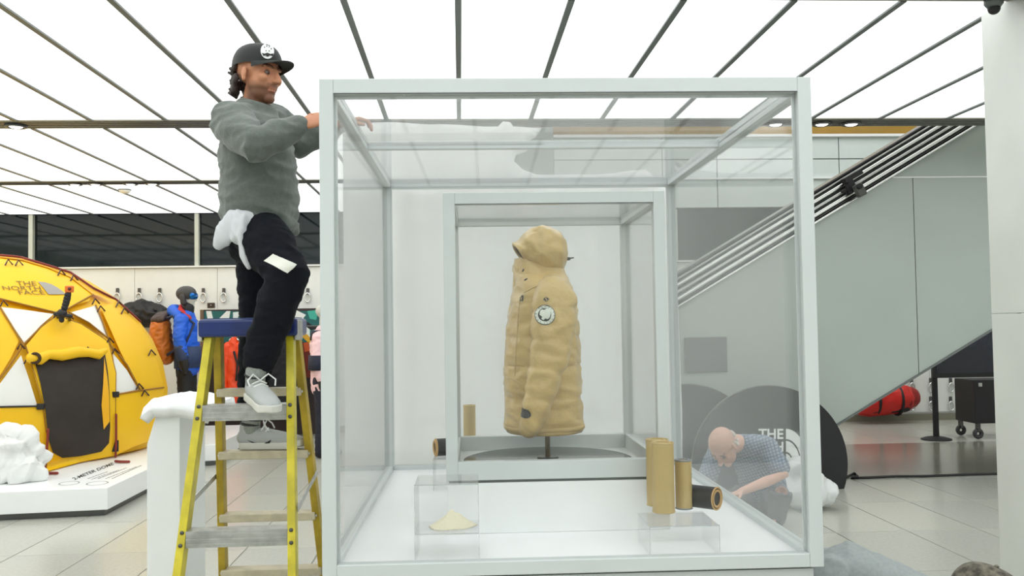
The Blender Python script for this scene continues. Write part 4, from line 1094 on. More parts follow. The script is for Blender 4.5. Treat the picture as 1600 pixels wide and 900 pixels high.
part('rolled_door_flap', MB().tube([tent_hit(*C8(x, y), 1.055) for x, y in ((118, 425), (150, 428), (180, 412), (230, 414), (290, 402), (330, 405), (365, 412), (388, 398))], [.055, .06, .045, .058, .058, .045, .05, .03], 14), M_ty, tent, True)
part('roll_end', MB().torus(tent_hit(*C8(130, 426), 1.075), .045, .016, Matrix.Rotation(PI/2, 3, 'X')), mat('roll_hole', srgb(60, 40, 16), .8), tent, True)
def tline(name, pts, r, m, off=1.02, n=6):
    q = []
    for (x0, y0), (x1, y1) in zip(pts, pts[1:]):
        for k in range(n): q.append(tent_hit(*C8(x0+(x1-x0)*k/n, y0+(y1-y0)*k/n), off))
    q.append(tent_hit(*C8(*pts[-1]), off)); part(name, MB().tube(q, r, 8), m, tent, True)
M_seam = mat('seam_dark_gold', srgb(150, 104, 16), .6)
for pts in ([(0, 44), (50, 48), (80, 52), (180, 82), (262, 108), (345, 165)], [(345, 165), (430, 208), (520, 290)]): tline('tent_pole', pts, .012, M_pole, 1.018)
for pts in ([(0, 205), (120, 235), (205, 256), (250, 243), (345, 190)], [(90, 372), (150, 312), (212, 268), (300, 300), (400, 365)], [(0, 238), (40, 300), (88, 380)], [(400, 365), (470, 450), (520, 545)], [(255, 255), (330, 295), (398, 350)], [(355, 230), (380, 290), (420, 405)], [(0, 500), (45, 440), (90, 372)], [(0, 606), (160, 603)], [(430, 560), (512, 546), (606, 534)], [(96, 380), (130, 490), (160, 600), (172, 700)], [(400, 365), (428, 480), (426, 620)]):
    tline('seam', pts, .009, M_seam if len(pts) > 2 else M_black, 1.012)
for x, y in ((30, 60), (68, 62), (225, 98), (272, 118), (12, 212), (352, 205), (372, 232), (440, 215), (460, 240), (405, 350), (425, 390), (75, 372), (100, 425), (175, 400), (325, 385), (515, 520), (535, 545), (560, 395), (208, 258), (255, 262)):
    a, b, c = tent_hit(*C8(x-10, y+20), 1.012), tent_hit(*C8(x, y), 1.03), tent_hit(*C8(x+16, y+18), 1.012)
    part('clip', MB().tube([a, b, c], .0085, 6), mat('dark_clip', srgb(58, 34, 28), .5), tent)
for pts in ([(178, 690), (174, 760), (168, 840)], [(430, 635), (430, 720), (428, 790)]): tline('guy_strap', pts, .012, mat('dark_red_strap', srgb(130, 44, 34), .7), 1.03)
for x, y in ((165, 850), (432, 808)):
    p = tent_hit(*C8(x, y), 1.03); part('strap_end', MB().tube([p+V((0, -.03, .006)), p+V((.07, -.07, .006)), p+V((.15, -.08, .006))], .014, 8), MATS['dark_red_strap'], tent, True)
for x, y in ((150, 605), (152, 830), (428, 560), (426, 768)):
    p = tent_hit(*C8(x, y), 1.025); part('buckle', MB().box(p+V((0, 0, 0 if y < 700 else .05)), (.07, .03, .06 if y < 700 else .12)), M_black, tent, bevel=.006)
# brand lettering on the roof panel
M_logo = mat('tent_logo_dark', srgb(112, 92, 22), .6)
C3 = lambda x, y: (x*.13333, 380+y*.13333)
for body_, q in (('THE', [(205, 497), (432, 492), (418, 445), (182, 442)]), ('NORTH', [(42, 545), (488, 552), (468, 500), (18, 500)]), ('FACE', [(235, 600), (540, 600), (510, 552), (205, 552)])):
    vs, fs = text2(body_, .0); o = [tent_hit(*C3(p.x, p.y), 1.009) for p in quadmap(vs, q)]
    link('lettering', MB().add(o, fs).mesh('lettering'), M_logo, cap_)
arc = [(445, 450), (520, 455), (600, 478), (680, 522), (740, 568), (775, 598), (570, 600), (510, 525)]
vs, fs = poly2([C3(*p) for p in arc], 4); link('logo_arc', MB().add([tent_hit(x, y, 1.009) for x, y in vs], fs).mesh('logo_arc'), mat('logo_grey', srgb(150, 148, 146), .6), cap_)
# clamp camera on the tent
gp = thing('action_camera', 'small orange action camera on a black bendy arm clipped to the tent', 'camera', tent_hit(*C8(228, 270), 1.04))
def fwd_(px, py, o=.16): p = tent_hit(*C8(228, 270), 1.03); return at(px, py, p.y-o)
arm = [fwd_(*C8(x, y)) for x, y in ((228, 285), (226, 262), (236, 250), (246, 225), (252, 205), (254, 180))]
part('arm', MB().tube(arm, .026, 10), M_black, gp, True)
for k in range(1, 6): part('joint', MB().ell(arm[-1].lerp(arm[2], k/6), (.034,)*3, None, 10, 6), M_black, gp, True)
part('clamp', MB().tube([fwd_(*C8(205, 262)), fwd_(*C8(262, 270))], .02).tube([fwd_(*C8(215, 262)), tent_hit(*C8(215, 275), 1.01)], .015).tube([fwd_(*C8(258, 270)), tent_hit(*C8(258, 285), 1.01)], .015).ell(fwd_(*C8(230, 260)), (.05, .05, .05)), M_black, gp, True)
part('housing', MB().box(fwd_(*C8(257, 170)), (.075, .06, .068)), mat('orange_housing', srgb(226, 110, 30), .4), gp, bevel=.01)
part('lens', MB().ell(fwd_(*C8(257, 169), .20), (.018, .012, .018)), mat('dark_red_lens', srgb(90, 20, 16), .2), gp, True)
# crumpled white bag on the platform
mb = MB(); q0 = flo(20, 752, zpt); yb = q0.y
mb.ell(at(15, 722, yb)+V((0, .05, 0)), (.30, .22, .20)).ell(at(25, 697, yb), (.17, .15, .14)).ell(at(-20, 725, yb), (.30, .22, .2)).ell(at(40, 735, yb), (.14, .16, .12)).ell(at(15, 680, yb), (.10, .09, .06))
def crum(p, n): 
    a = abs(noise.noise(V((p.x*5+p.z*3, p.y*5, p.z*5)))); b = abs(noise.noise(p*11)); q = p + n*((.22-a)*.20+(.2-b)*.05)
    q.z = max(q.z, zpt+.003); return q
me = remesh(mb, .010, 3, creases(.16, 3.6, 5, zpt+.003)); bg = link('crumpled_bag', me); me.materials.clear(); me.materials.append(mat('white_plastic_bag', srgb(236, 237, 236), .5, trans=.2)); tag(bg, 'crumpled white plastic bag on the platform in front of the tent', 'bag')

# ================================================================== MANNEQUINS AND RACK BEHIND
def mannequin(name, label, px_c, Y, ytop, zbase, jacket, jm2, trou, headm, face=1):
    """standing figure seen from its side, facing +X; built to its height from the picture"""
    b = at(px_c, ytop, Y); H = b.z-zbase; x = b.x; s = H/1.9
    t = thing(name, label, 'mannequin', (x, Y, zbase))
    P = lambda dx, dy, h: V((x+dx*s, Y+dy*s, zbase+h*s))
    body = MB().tube([P(0, 0, .95), P(0, 0, 1.2), P(-.01, 0, 1.45)], [(.09*s, .14*s), (.1*s, .14*s), (.09*s, .17*s)], 16, V((1, 0, 0))).tube([P(0, 0, 1.5), P(.01, 0, 1.68)], .05*s)
    for sy in (-1, 1): body.tube([P(0, sy*.1, .95), P(.01, sy*.11, .5), P(-.02, sy*.11, .06)], [.07*s, .05*s, .035*s]).tube([P(-.02, sy*.11, .04), P(.14, sy*.12, .03)], .03*s).tube([P(-.01, sy*.2, 1.45), P(-.01, sy*.24, 1.2), P(.03, sy*.25, .93)], [.045*s, .038*s, .03*s])
    head_prims(body, Matrix.Translation(P(.02, 0, 1.74)), s)
    bo = mesh_part('body', remesh(body, .012, 2), headm, t)
    j = MB().tube([P(.02, 0, .86), P(.01, 0, 1.1), P(0, 0, 1.38), P(0, 0, 1.5)], [(.16*s, .22*s), (.15*s, .2*s), (.15*s, .21*s), (.10*s, .14*s)], 22, V((1, 0, 0)))
    for sy in (-1, 1): j.tube([P(-.01, sy*.18, 1.44), P(-.02, sy*.26, 1.22), P(.03, sy*.27, .98)], [.09*s, .078*s, .066*s])
    jo = mesh_part('jacket', remesh(j, .014, 3, folds(.012*s, 7, (1, 1, 1.6))), jacket, t)
    l = MB()
    for sy in (-1, 1): l.tube([P(0, sy*.1, .92), P(.01, sy*.11, .5), P(-.01, sy*.11, .1)], [.11*s, .085*s, .075*s])
    mesh_part('trousers', remesh(l, .014, 2, folds(.008*s, 9)), trou, t)
    for sy in (-1, 1):
        part('glove', MB().tube([P(.03, sy*.27, .97), P(.05, sy*.27, .86), P(.06, sy*.26, .78)], [.06*s, .062*s, .035*s]), M_black, t, True)
        part('boot', MB().tube([P(-.04, sy*.11, .055), P(.06, sy*.115, .05), P(.17, sy*.12, .04)], [.05*s, .05*s, .04*s]), M_black, t, True)
    return t, P, s, jo
M_bluej = mat('bright_blue_shell', srgb(16, 92, 214), .5, bump=.2, bscale=8); M_navyj = mat('navy_shell', srgb(36, 54, 92), .6)
M_pale = mat('mannequin_grey', srgb(196, 196, 190), .5)
mn, P, s, jo = mannequin('mannequin', 'mannequin in a bright blue ski jacket, black helmet and goggles', 291, 12.7, 447, zpt+.001, M_bluej, M_navyj, mat('black_ski_trousers', srgb(24, 25, 28), .7), M_pale)
part('jacket_skirt', MB().tube([P(.025, 0, .82), P(.02, 0, .95), P(.015, 0, 1.10)], [(.175*s, .235*s), (.172*s, .23*s), (.162*s, .215*s)], 24, V((1, 0, 0)), False), M_navyj, mn, True)
for sy in (-1, 1): part('sleeve_end', MB().tube([P(-.0, sy*.27, 1.08), P(.03, sy*.275, .97)], [.08*s, .074*s], 18), M_navyj, mn, True)
part('helmet', MB().ell(P(.0, 0, 1.80), (.135*s, .115*s, .105*s)).tube([P(-.02, .09, 1.76), P(-.01, .09, 1.68)], .04*s).tube([P(-.02, -.09, 1.76), P(-.01, -.09, 1.68)], .04*s), mat('charcoal_helmet', srgb(54, 54, 56), .45), mn, True)
part('goggles', MB().tube([P(.09, -.08, 1.765), P(.125, 0, 1.765), P(.09, .08, 1.765)], [(.045*s, .03*s)]*3, 14, V((0, 0, 1))), mat('blue_green_lens', srgb(20, 110, 190), .1, .6, var=.6, vscale=6), mn, True)
part('balaclava', MB().tube([P(.01, 0, 1.52), P(.02, 0, 1.62)], .085*s, 18), M_black, mn, True)
part('hood', MB().tube([P(-.05, -.15, 1.50), P(-.15, -.05, 1.58), P(-.15, .05, 1.58), P(-.05, .15, 1.50)], [.06*s, .085*s, .085*s, .06*s]), M_bluej, mn, True)
part('hood_lining', MB().tube([P(.06, -.10, 1.47), P(-.05, -.11, 1.58), P(-.07, 0, 1.62), P(-.05, .11, 1.58), P(.06, .10, 1.47)], .04*s), mat('red_lining', srgb(190, 42, 40), .6), mn, True)
bp = thing('backpack', 'orange and dark grey backpack on the back of the blue mannequin', 'backpack', P(-.3, 0, .95))
M_or = mat('orange_nylon', srgb(206, 116, 34), .5, var=.2, vscale=9)
mesh_part('pack_body', remesh(MB().tube([P(-.27, 0, .98), P(-.34, 0, 1.15), P(-.33, 0, 1.38)], [(.11*s, .16*s), (.15*s, .18*s), (.12*s, .16*s)], 18, V((1, 0, 0))), .014, 2, folds(.014, 8, (1, 1, 1.5))), M_or, bp)
mesh_part('lid', remesh(MB().tube([P(-.34, -.1, 1.46), P(-.30, 0, 1.52), P(-.34, .1, 1.46)], [(.05*s, .10*s), (.055*s, .11*s), (.05*s, .10*s)], 16, V((0, 0, 1))), .012, 2, folds(.01, 9)), mat('dark_grey_nylon', srgb(70, 56, 52), .6), bp)
for sy in (-1, 1): part('strap', MB().tube([P(-.2, sy*.14, 1.48), P(-.02, sy*.16, 1.54), P(.14, sy*.13, 1.40), P(.05, sy*.2, 1.15), P(-.2, sy*.14, 1.0)], .018*s, 8), mat('navy_strap', srgb(34, 44, 72), .6), bp, True)
# black duffel and red bundle hanging on the wall behind the tent
dfl = thing('duffel_bag', 'black duffel bag hanging on the white wall behind the tent', 'bag', at(222, 500, WB-.25))
mesh_part('bag_body', remesh(MB().tube([at(196, 494, WB-.25), at(222, 490, WB-.25), at(248, 494, WB-.25)], [.16, .2, .15]), .02, 2, folds(.03, 6)), M_black, dfl)
part('strap', MB().tube([at(205, 484, WB-.4), at(222, 468, WB-.1), at(243, 484, WB-.4)], .016, 8), M_black, dfl, True)
# graffiti board
GY = WB-.3
def gb(px, py, off=0): return at(px, py, GY-off)
a, b = gb(318, 484), gb(506, 700)
zb_ = max(.0, b.z)
brd = thing('graffiti_board', 'tall board painted with teal and white graffiti shapes', 'board', ((a.x+b.x)/2, GY, 0))
part('panel', MB().box(((a.x+b.x)/2, GY+.03, (a.z+.02)/2), (b.x-a.x, .05, a.z-.02)), mat('board_dark', srgb(46, 34, 32), .6), brd)
part('frame', MB().box((a.x-.02, GY+.02, a.z/2), (.05, .08, a.z)), mat('board_edge', srgb(110, 90, 70), .6), brd)
for k in range(5): part('hinge', MB().box((a.x-.045, GY, a.z-.25-k*.32), (.03, .06, .1)), M_alu, brd)
def paint(pts, col_, off): 
    vs, fs = poly2(pts, 30); part_ = link('paint_shape', MB().add([gb(x, y, off) for x, y in vs], fs).mesh('paint_shape'), mat('paint_%d_%d_%d' % col_, srgb(*col_), .6), brd)
paint([(319, 486), (506, 486), (506, 560), (440, 565), (319, 525)], (24, 96, 96), .002)
paint([(322, 486), (330, 486), (334, 502), (352, 498), (352, 506), (326, 508)], (222, 228, 226), .004)
paint([(340, 500), (354, 486), (360, 486), (356, 510), (350, 510), (351, 498)], (222, 228, 226), .005)
paint([(364, 488), (384, 486), (386, 492), (372, 494), (372, 500), (386, 502), (384, 510), (364, 506)], (210, 222, 220), .004)
paint([(462, 484), (478, 492), (470, 502), (486, 512), (506, 508), (506, 528), (488, 530), (466, 516), (456, 500)], (226, 230, 228), .004)
paint([(468, 496), (482, 504), (490, 510), (500, 509), (500, 514), (486, 516), (472, 506)], (14, 18, 24), .006)
paint([(480, 486), (498, 484), (494, 500), (484, 498)], (60, 168, 150), .005)
paint([(484, 514), (500, 518), (496, 526), (484, 524)], (48, 156, 132), .0055)
paint([(470, 524), (480, 522), (492, 536), (484, 538)], (216, 164, 40), .006)
paint([(466, 530), (484, 540), (500, 556), (500, 590), (470, 590)], (108, 38, 24), .004)
paint([(474, 536), (482, 534), (484, 548), (476, 550)], (196, 84, 36), .006)
paint([(430, 528), (446, 524), (448, 540), (434, 546)], (150, 60, 30), .004)
# hanging jackets in front of the board
def hanging(label, px0, px1, y0, y1, m, Y, name='jacket'):
    c = at((px0+px1)/2, y0, Y); w_ = (px1-px0)/2*Y/1450; h = (y1-y0)*Y/1450
    t = thing(name, label, 'jacket', (c.x, Y, c.z-h))
    mesh_part('torso', remesh(MB().tube([c+V((0, 0, -.05)), c+V((0, 0, -.25)), c+V((0, 0, -h+.05))], [(w_*.5, .08), (w_*.8, .11), (w_*.85, .12)], 18, V((1, 0, 0))), .014, 2, folds(.014, 7)), m, t)
    for q in (-1, 1): mesh_part('sleeve', remesh(MB().tube([c+V((q*w_*.6, -.03, -.12)), c+V((q*w_*.9, -.05, -.4)), c+V((q*w_*.95, -.06, -h*.9))], [.06, .06, .05], 14), .014, 2, folds(.01, 8)), m, t)
    part('hanger', MB().tube([c+V((-w_*.5, 0, -.03)), c+V((0, 0, .02)), c+V((w_*.5, 0, -.03))], .012, 8).tube([c, c+V((0, 0, .08)), c+V((.04, 0, .11))], .007, 8), M_chrome, t, True)
    return t, c, w_, h
t1_, c, w_, h = hanging('bright orange red shell jacket hanging before the graffiti board', 352, 379, 528, 628, mat('orange_red_shell', srgb(240, 76, 26), .5), WB-.62)
part('zip_stripe', MB().tube([c+V((.03, -.12, -.2)), c+V((.08, -.13, -.38)), c+V((.06, -.13, -.6))], .016, 8), M_black, t1_, True)
t2_, c, w_, h = hanging('black hooded jacket with a yellow round print before the graffiti board', 414, 470, 518, 640, mat('black_fleece', srgb(28, 28, 34), .9), WB-.68)
part('round_print', MB().torus(c+V((w_*.72, -.16, -.52)), .065, .014, Matrix.Rotation(PI/2, 3, 'X')), mat('yellow_print', srgb(214, 178, 70), .6), t2_, True)
rl = thing('garment_rail', 'steel garment rail carrying the jackets before the graffiti board', 'rail', (at(410, 600, WB-.65).x, WB-.65, 0))
ra, rb_ = at(322, 519, WB-.65), at(500, 516, WB-.65)
zr_ = max(ra.z, rb_.z)+.06
part('bar', MB().tube([V((ra.x, WB-.65, zr_)), V((rb_.x, WB-.65, zr_))], .014, 10), M_dsteel, rl, True)
for x in (ra.x, rb_.x): part('upright', MB().tube([V((x, WB-.65, .012)), V((x, WB-.65, zr_))], .014, 10).box((x, WB-.65, .012), (.05, .36, .022)), M_dsteel, rl)
# second mannequin, striped jacket, mostly behind the case
M_pink = mat('pink_fleece', srgb(232, 196, 200), .8)
m2, P, s, jo = mannequin('mannequin', 'mannequin in a pink and navy striped jacket beside the large case', 504, 11.6, 470, .0, M_pink, M_navyj, mat('navy_leggings', srgb(30, 32, 46), .8), M_pale)
for h0, h1, dxs in ((1.42, 1.54, .0), (1.06, 1.24, .0)):
    r0 = .185 if h0 < 1.3 else .16
    part('navy_band', MB().tube([P(.005, 0, h0), P(.005, 0, h1)], [(r0*s, (r0+.06)*s), ((r0-.01)*s, (r0+.04)*s)], 26, V((1, 0, 0)), False), mat('navy_band', srgb(34, 38, 56), .8), m2, True)
    for sy in (-1, 1):
        if h0 < 1.3: part('navy_band', MB().tube([P(-.02, sy*.265, h0), P(-.02, sy*.26, h1)], [.09*s, .092*s], 20, None, False), MATS['navy_band'], m2, True)

# ================================================================== ROUND BLACK PANELS WITH LETTERING
def round_panel(label, px, py, r, Y, th=.07):
    c = at(px, py, Y); n = 72; z0 = .0
    pts = []
    for k in range(n):
        a = 2*PI*k/n; z = c.z+r*math.sin(a); pts.append(V((c.x+r*math.cos(a), Y, max(z, .002))))
    low_ = [p for p in pts if p.z <= .0021]; pts = [p for p in pts if p.z > .0021]
    pts = [p for p in pts if math.sin(math.atan2(p.z-c.z, p.x-c.x)) >= 0 and p.x >= c.x] + [p for p in pts if p.z >= c.z and p.x < c.x] + [p for p in pts if p.z < c.z and p.x < c.x]  + [V((c.x-math.sqrt(max(0, r*r-c.z*c.z)), Y, .002)), V((c.x+math.sqrt(max(0, r*r-c.z*c.z)), Y, .002))] + [p for p in pts if p.z < c.z and p.x >= c.x]
    t = thing('round_panel', label, 'sign', (c.x, Y, 0))
    f = part('face', MB().prism(pts, (0, th, 0)), M_black, t)
    part('back_foot', MB().box((c.x, Y+th+.05, .02), (.5, .09, .036)), M_dsteel, t)
    part('edge_band', MB().tube([p+V((0, th, 0)) for p in pts if p.z > .01], .008, 8), mat('pale_edge', srgb(120, 122, 120), .5), t, True)
    return t, c, f
rp, rc, rf = round_panel('large round black panel with white lettering standing on the floor', 1205, 726, .735, 8.62)
round_panel('plain round black panel standing beside the lettered one', 1076, 722, .735, 8.80)
M_lw = mat('white_vinyl', srgb(232, 234, 234), .5)
def panel_text(body_, x1, y0, y1, w_):
    vs, fs = text2(body_, .025); q = [(x1-w_, y1), (x1, y1), (x1, y0), (x1-w_, y0)]
    link('lettering', MB().add([at(p.x, p.y, 8.616) for p in quadmap(vs, q)], fs).mesh('lettering'), M_lw, rp)
panel_text('THE', 1224, 670, 686, 39); panel_text('NORTH', 1224, 690, 706, 68); panel_text('FACE', 1224, 709, 724, 54)
def quarter(r0, r1, name='logo_arc'):
    c = (1228, 724); n = 14; vs = []
    for k in range(n+1):
        a = PI/2*k/n
        for r in (r0, r1): vs.append((c[0]+r*.62*math.cos(a), c[1]-r*math.sin(a)))
    link(name, MB().add([at(x, y, 8.616) for x, y in vs], [(2*k, 2*k+1, 2*k+3, 2*k+2) for k in range(n)]).mesh(name), M_lw, rp)
quarter(38, 54); quarter(18, 35); quarter(0.5, 15)

# ================================================================== OTHER PEOPLE
def person(label, J, skin, hairless, shirt_m, trou_m, short=True, hat=None, facedir=(1, 0, 0), headup=(0, 0, 1), bulk=1.0, hair_m=None, hs=1.0):
    """J: dict of joints in world space"""
    base = (J['pelvis'].x, J['pelvis'].y, 0)
    t = thing('person', label, 'person', base)
    M = frame(J['head'], facedir, headup); mb = MB(); head_prims(mb, M, hs)
    chin = M @ V((-.03, 0, -.06)); mb.tube([J['neck'], chin], [.058*hs, .054*hs])
    up_ = (J['neck']-J['pelvis']).normalized(); sd = (J['shL']-J['shR']).normalized()
    mb.tube([J['pelvis'], J['pelvis'].lerp(J['chest'], .5), J['chest'], J['chest'].lerp(J['neck'], .7)], [(.13*bulk, .10*bulk), (.13*bulk, .10*bulk), (.15*bulk, .11*bulk), (.07, .06)], 16, sd)
    for S in 'RL':
        mb.tube([J['chest'].lerp(J['neck'], .5), J['sh'+S], J['el'+S], J['el'+S].lerp(J['wr'+S], .4), J['wr'+S]], [.05, .05, .04, .04, .027])
        d = (J['wr'+S]-J['el'+S]); hand(mb, J['wr'+S], d, V((0, 0, 1)) if abs(d.normalized().z) < .8 else V((0, -1, 0)), V((0, -1, 0)) if S == 'R' else V((0, 1, 0)), .6)
        mb.tube([J['pelvis'], J['hip'+S], J['kn'+S], J['kn'+S].lerp(J['an'+S], .35), J['an'+S]], [.08, .066, .042, .044, .032])
        mb.tube([J['an'+S], J['an'+S]+J['toe']*.06, J['an'+S]+J['toe']*.15], [.034, .03, .022])
    me = remesh(mb, .006, 3, head_fn(M, hs)); tint(me, face_tint(M, skin, None, hs)); mesh_part('body', me, M_skin, t); eyes(M, t, hs)
    mb = MB().tube([J['pelvis']+(J['pelvis']-J['chest']).normalized()*.04, J['pelvis'].lerp(J['chest'], .5), J['chest'], J['chest'].lerp(J['neck'], .75)], [(.175*bulk, .14*bulk), (.175*bulk, .145*bulk), (.185*bulk, .145*bulk), (.09, .08)], 22, sd)
    for S in 'RL':
        e = .72 if short else 2; pts = [J['chest'].lerp(J['neck'], .4), J['sh'+S], J['sh'+S].lerp(J['el'+S], min(e, 1))]
        rr = [.085, .082, .075]
        if not short: pts.append(J['el'+S].lerp(J['wr'+S], .9)); rr.append(.05)
        mb.tube(pts, rr, 18)
    me = remesh(mb, .009, 4, folds(.007, 7, (1.4, 1, 1.0))); sh = mesh_part('shirt', me, shirt_m, t)
    mb = MB().tube([J['pelvis'].lerp(J['chest'], .08), J['pelvis']], [(.15*bulk, .12*bulk), (.165*bulk, .13*bulk)], 18, sd)
    for S in 'RL': mb.tube([J['hip'+S], J['hip'+S].lerp(J['kn'+S], .5), J['kn'+S], J['kn'+S].lerp(J['an'+S], .9)], [.115, .10, .08, .062], 18)
    me = remesh(mb, .010, 3, folds(.010, 8)); mesh_part('trousers', me, trou_m, t)
    for S in 'RL':
        a = J['an'+S]; d = J['toe']; part('shoe', MB().tube([V((a.x, a.y, max(.05, a.z-.02)))-d*.03, V((a.x, a.y, max(.05, a.z-.03)))+d*.08, V((a.x, a.y, max(.042, a.z-.04)))+d*.19], [.046, .046, .036], 16), mat('dark_shoe', srgb(40, 38, 38), .7), t, True)
    if hair_m:
        mb = MB()
        for k in range(26):
            a = PI + random.uniform(-1.5, 1.5); z = random.uniform(-.05, .03); mb.ell(M @ (V((-.010+.098*math.cos(a), .078*math.sin(a), z))*hs), (.016, .016, .014))
        mesh_part('hair', remesh(mb, .005, 2), hair_m, t)
    return t, M, sh
# checked shirt material
def plaid():
    m = bpy.data.materials.new('blue_grey_check'); m.use_nodes = True; N = m.node_tree.nodes; L = m.node_tree.links; b = N['Principled BSDF']; b.inputs['Roughness'].default_value = .85
    tc = N.new('ShaderNodeTexCoord'); mp = N.new('ShaderNodeMapping'); mp.inputs['Rotation'].default_value = (.2, .3, .5); L.new(tc.outputs['Object'], mp.inputs[0])
    prev = None
    for ax in 'XZ':
        wv = N.new('ShaderNodeTexWave'); wv.bands_direction = ax; wv.inputs['Scale'].default_value = 14; L.new(mp.outputs[0], wv.inputs[0])
        rp = N.new('ShaderNodeValToRGB'); rp.color_ramp.elements[0].position = .08; rp.color_ramp.elements[1].position = .3
        rp.color_ramp.elements[0].color = srgb(84, 96, 112); rp.color_ramp.elements[1].color = srgb(140, 153, 170); L.new(wv.outputs[0], rp.inputs[0])
        if prev:
            mx = N.new('ShaderNodeMix'); mx.data_type = 'RGBA'; mx.blend_type = 'DARKEN'; mx.inputs[0].default_value = 1; L.new(prev, mx.inputs[6]); L.new(rp.outputs[0], mx.inputs[7]); prev = mx.outputs[2]
        else: prev = rp.outputs[0]
    L.new(prev, b.inputs['Base Color']); MATS['plaid'] = m; return m
A = at
J = dict(pelvis=A(1196, 772, 7.25), chest=A(1178, 704, 7.02), neck=A(1152, 692, 6.90), head=A(1130, 697, 6.78), shR=A(1200, 700, 6.88), shL=A(1120, 706, 7.12), elR=A(1224, 742, 6.72), wrR=A(1158, 768, 6.60), elL=A(1100, 758, 6.98), wrL=A(1112, 796, 6.75),
         hipR=A(1206, 782, 7.14), hipL=A(1172, 780, 7.34), knR=A(1222, 768, 6.86), knL=A(1140, 778, 6.98), anR=A(1212, 812, 7.02), anL=A(1150, 814, 7.2), toe=V((-.45, -.9, 0)).normalized())
J['anR'].z = J['anL'].z = .07
person('bald man in a blue grey checked shirt crouching behind the large case', J, (214, 168, 148), True, plaid(), mat('grey_trousers', srgb(112, 114, 118), .85), True, None, (-.42, -.38, -.82), (-.62, -.50, .60), 1.0, mat('white_fringe', srgb(206, 198, 190), .8), 1.16)
# man kneeling at the foot of the case, seen from behind the corner
K = dict(pelvis=A(1424, 938, 4.22), chest=A(1318, 890, 4.34), neck=A(1268, 896, 4.38), head=A(1232, 910, 4.40), shR=A(1296, 893, 4.18), shL=A(1300, 880, 4.52), elR=A(1290, 985, 4.12), wrR=A(1240, 1010, 4.1), elL=A(1290, 960, 4.55), wrL=A(1240, 985, 4.55),
         hipR=A(1430, 948, 4.12), hipL=A(1428, 940, 4.34), knR=A(1345, 1000, 4.05), knL=A(1345, 985, 4.4), anR=A(1470, 1010, 4.1), anL=A(1470, 1000, 4.36), toe=V((1, 0, 0)))
for k_ in ('knR', 'knL'): K[k_].z = .09
for k_ in ('anR', 'anL'): K[k_].z = .075
for k_ in ('wrR', 'wrL'): K[k_].z = .06
for k_ in ('elR', 'elL'): K[k_].z = .2
M_tee = mat('heather_grey_tee', srgb(150, 156, 156), .9, var=.1, vscale=60)
pa, MA_, shA = person('man in a pale grey tee kneeling on the floor beside the large case', K, (206, 158, 132), False, M_tee, mat('dark_grey_trousers', srgb(58, 62, 66), .85), True, None, (-.8, 0, -.6), (-.55, 0, .8), .92, mat('brown_hair', srgb(70, 52, 40), .7))
sdv = (K['shL']-K['shR']).normalized(); ax_ = (K['pelvis']-K['chest']).normalized()
part('hem', MB().tube([K['pelvis']+ax_*.085, K['pelvis']+ax_*.10], [(.166, .134)]*2, 26, sdv, False), mat('white_hem', srgb(228, 230, 228), .8), pa, True)
# man in a camouflage cap, only the cap in view
B0 = A(1540, 884, 3.0); hx, hy, hz = B0.x, 3.0, B0.z-.118
Q = dict(pelvis=V((hx+.05, hy+.22, .20)), chest=V((hx+.02, hy+.08, .43)), neck=V((hx, hy+.03, .54)), head=V((hx, hy, hz)), shR=V((hx+.17, hy+.08, .47)), shL=V((hx-.17, hy+.08, .47)), elR=V((hx+.24, hy-.06, .26)), wrR=V((hx+.14, hy-.22, .12)), elL=V((hx-.24, hy-.06, .26)), wrL=V((hx-.14, hy-.22, .12)),
         hipR=V((hx+.14, hy+.2, .20)), hipL=V((hx-.04, hy+.22, .20)), knR=V((hx+.22, hy-.1, .30)), knL=V((hx-.16, hy-.1, .30)), anR=V((hx+.2, hy+.02, .07)), anL=V((hx-.12, hy+.02, .07)), toe=V((0, -1, 0)))
pb, MBh, _ = person('man in a dark camouflage cap squatting near the marble column', Q, (196, 150, 124), False, mat('charcoal_tee', srgb(60, 62, 64), .9), MATS['dark_grey_trousers'], True, None, (.85, -.3, -.35), (.2, 0, .95), .9)
M_camo = mat('camouflage_cloth', srgb(112, 106, 92), .85, var=.75, vscale=38)
crown = []
for k in range(11):
    th = PI/2*k/10; rr = max(.01, math.cos(th)**.7)
    crown.append([MBh @ V((-.010+.115*rr*math.cos(2*PI*j/32), .091*rr*math.sin(2*PI*j/32), .02+.098*math.sin(th))) for j in range(32)])
part('cap_crown', MB().rings(crown, False, True), M_camo, pb, True)
part('cap_brim', MB().tube([MBh @ V((.09, 0, .022)), MBh @ V((.175, 0, .012))], [(.075, .006), (.055, .005)], 20, MBh.to_3x3() @ V((0, 1, 0))), mat('brown_brim', srgb(70, 60, 48), .8), pb, True)
part('cap_button', MB().ell(MBh @ V((-.01, 0, .12)), (.008, .008, .006)), M_camo, pb, True)

# ================================================================== RIGHT BACKGROUND THINGS
mb = MB(); c = A(1258, 755, 7.75)
mb.ell(V((c.x, c.y, .17)), (.22, .2, .165)).ell(V((c.x-.06, c.y, .34)), (.13, .13, .1)).ell(V((c.x+.14, c.y, .12)), (.12, .15, .11))
def crum2(p, n):
    a = abs(noise.noise(V((p.x*6, p.y*6, p.z*4)))); b = abs(noise.noise(p*14)); q = p + n*((.22-a)*.08+(.2-b)*.03); q.z = max(q.z, .003); return q
me = remesh(mb, .009, 3, creases(.055, 6.0, 9, .003)); bg = link('plastic_bag', me); me.materials.clear(); me.materials.append(mat('clear_white_bag', srgb(232, 234, 234), .3, trans=.35)); tag(bg, 'knotted translucent white plastic bag on the floor by the black panel', 'bag')
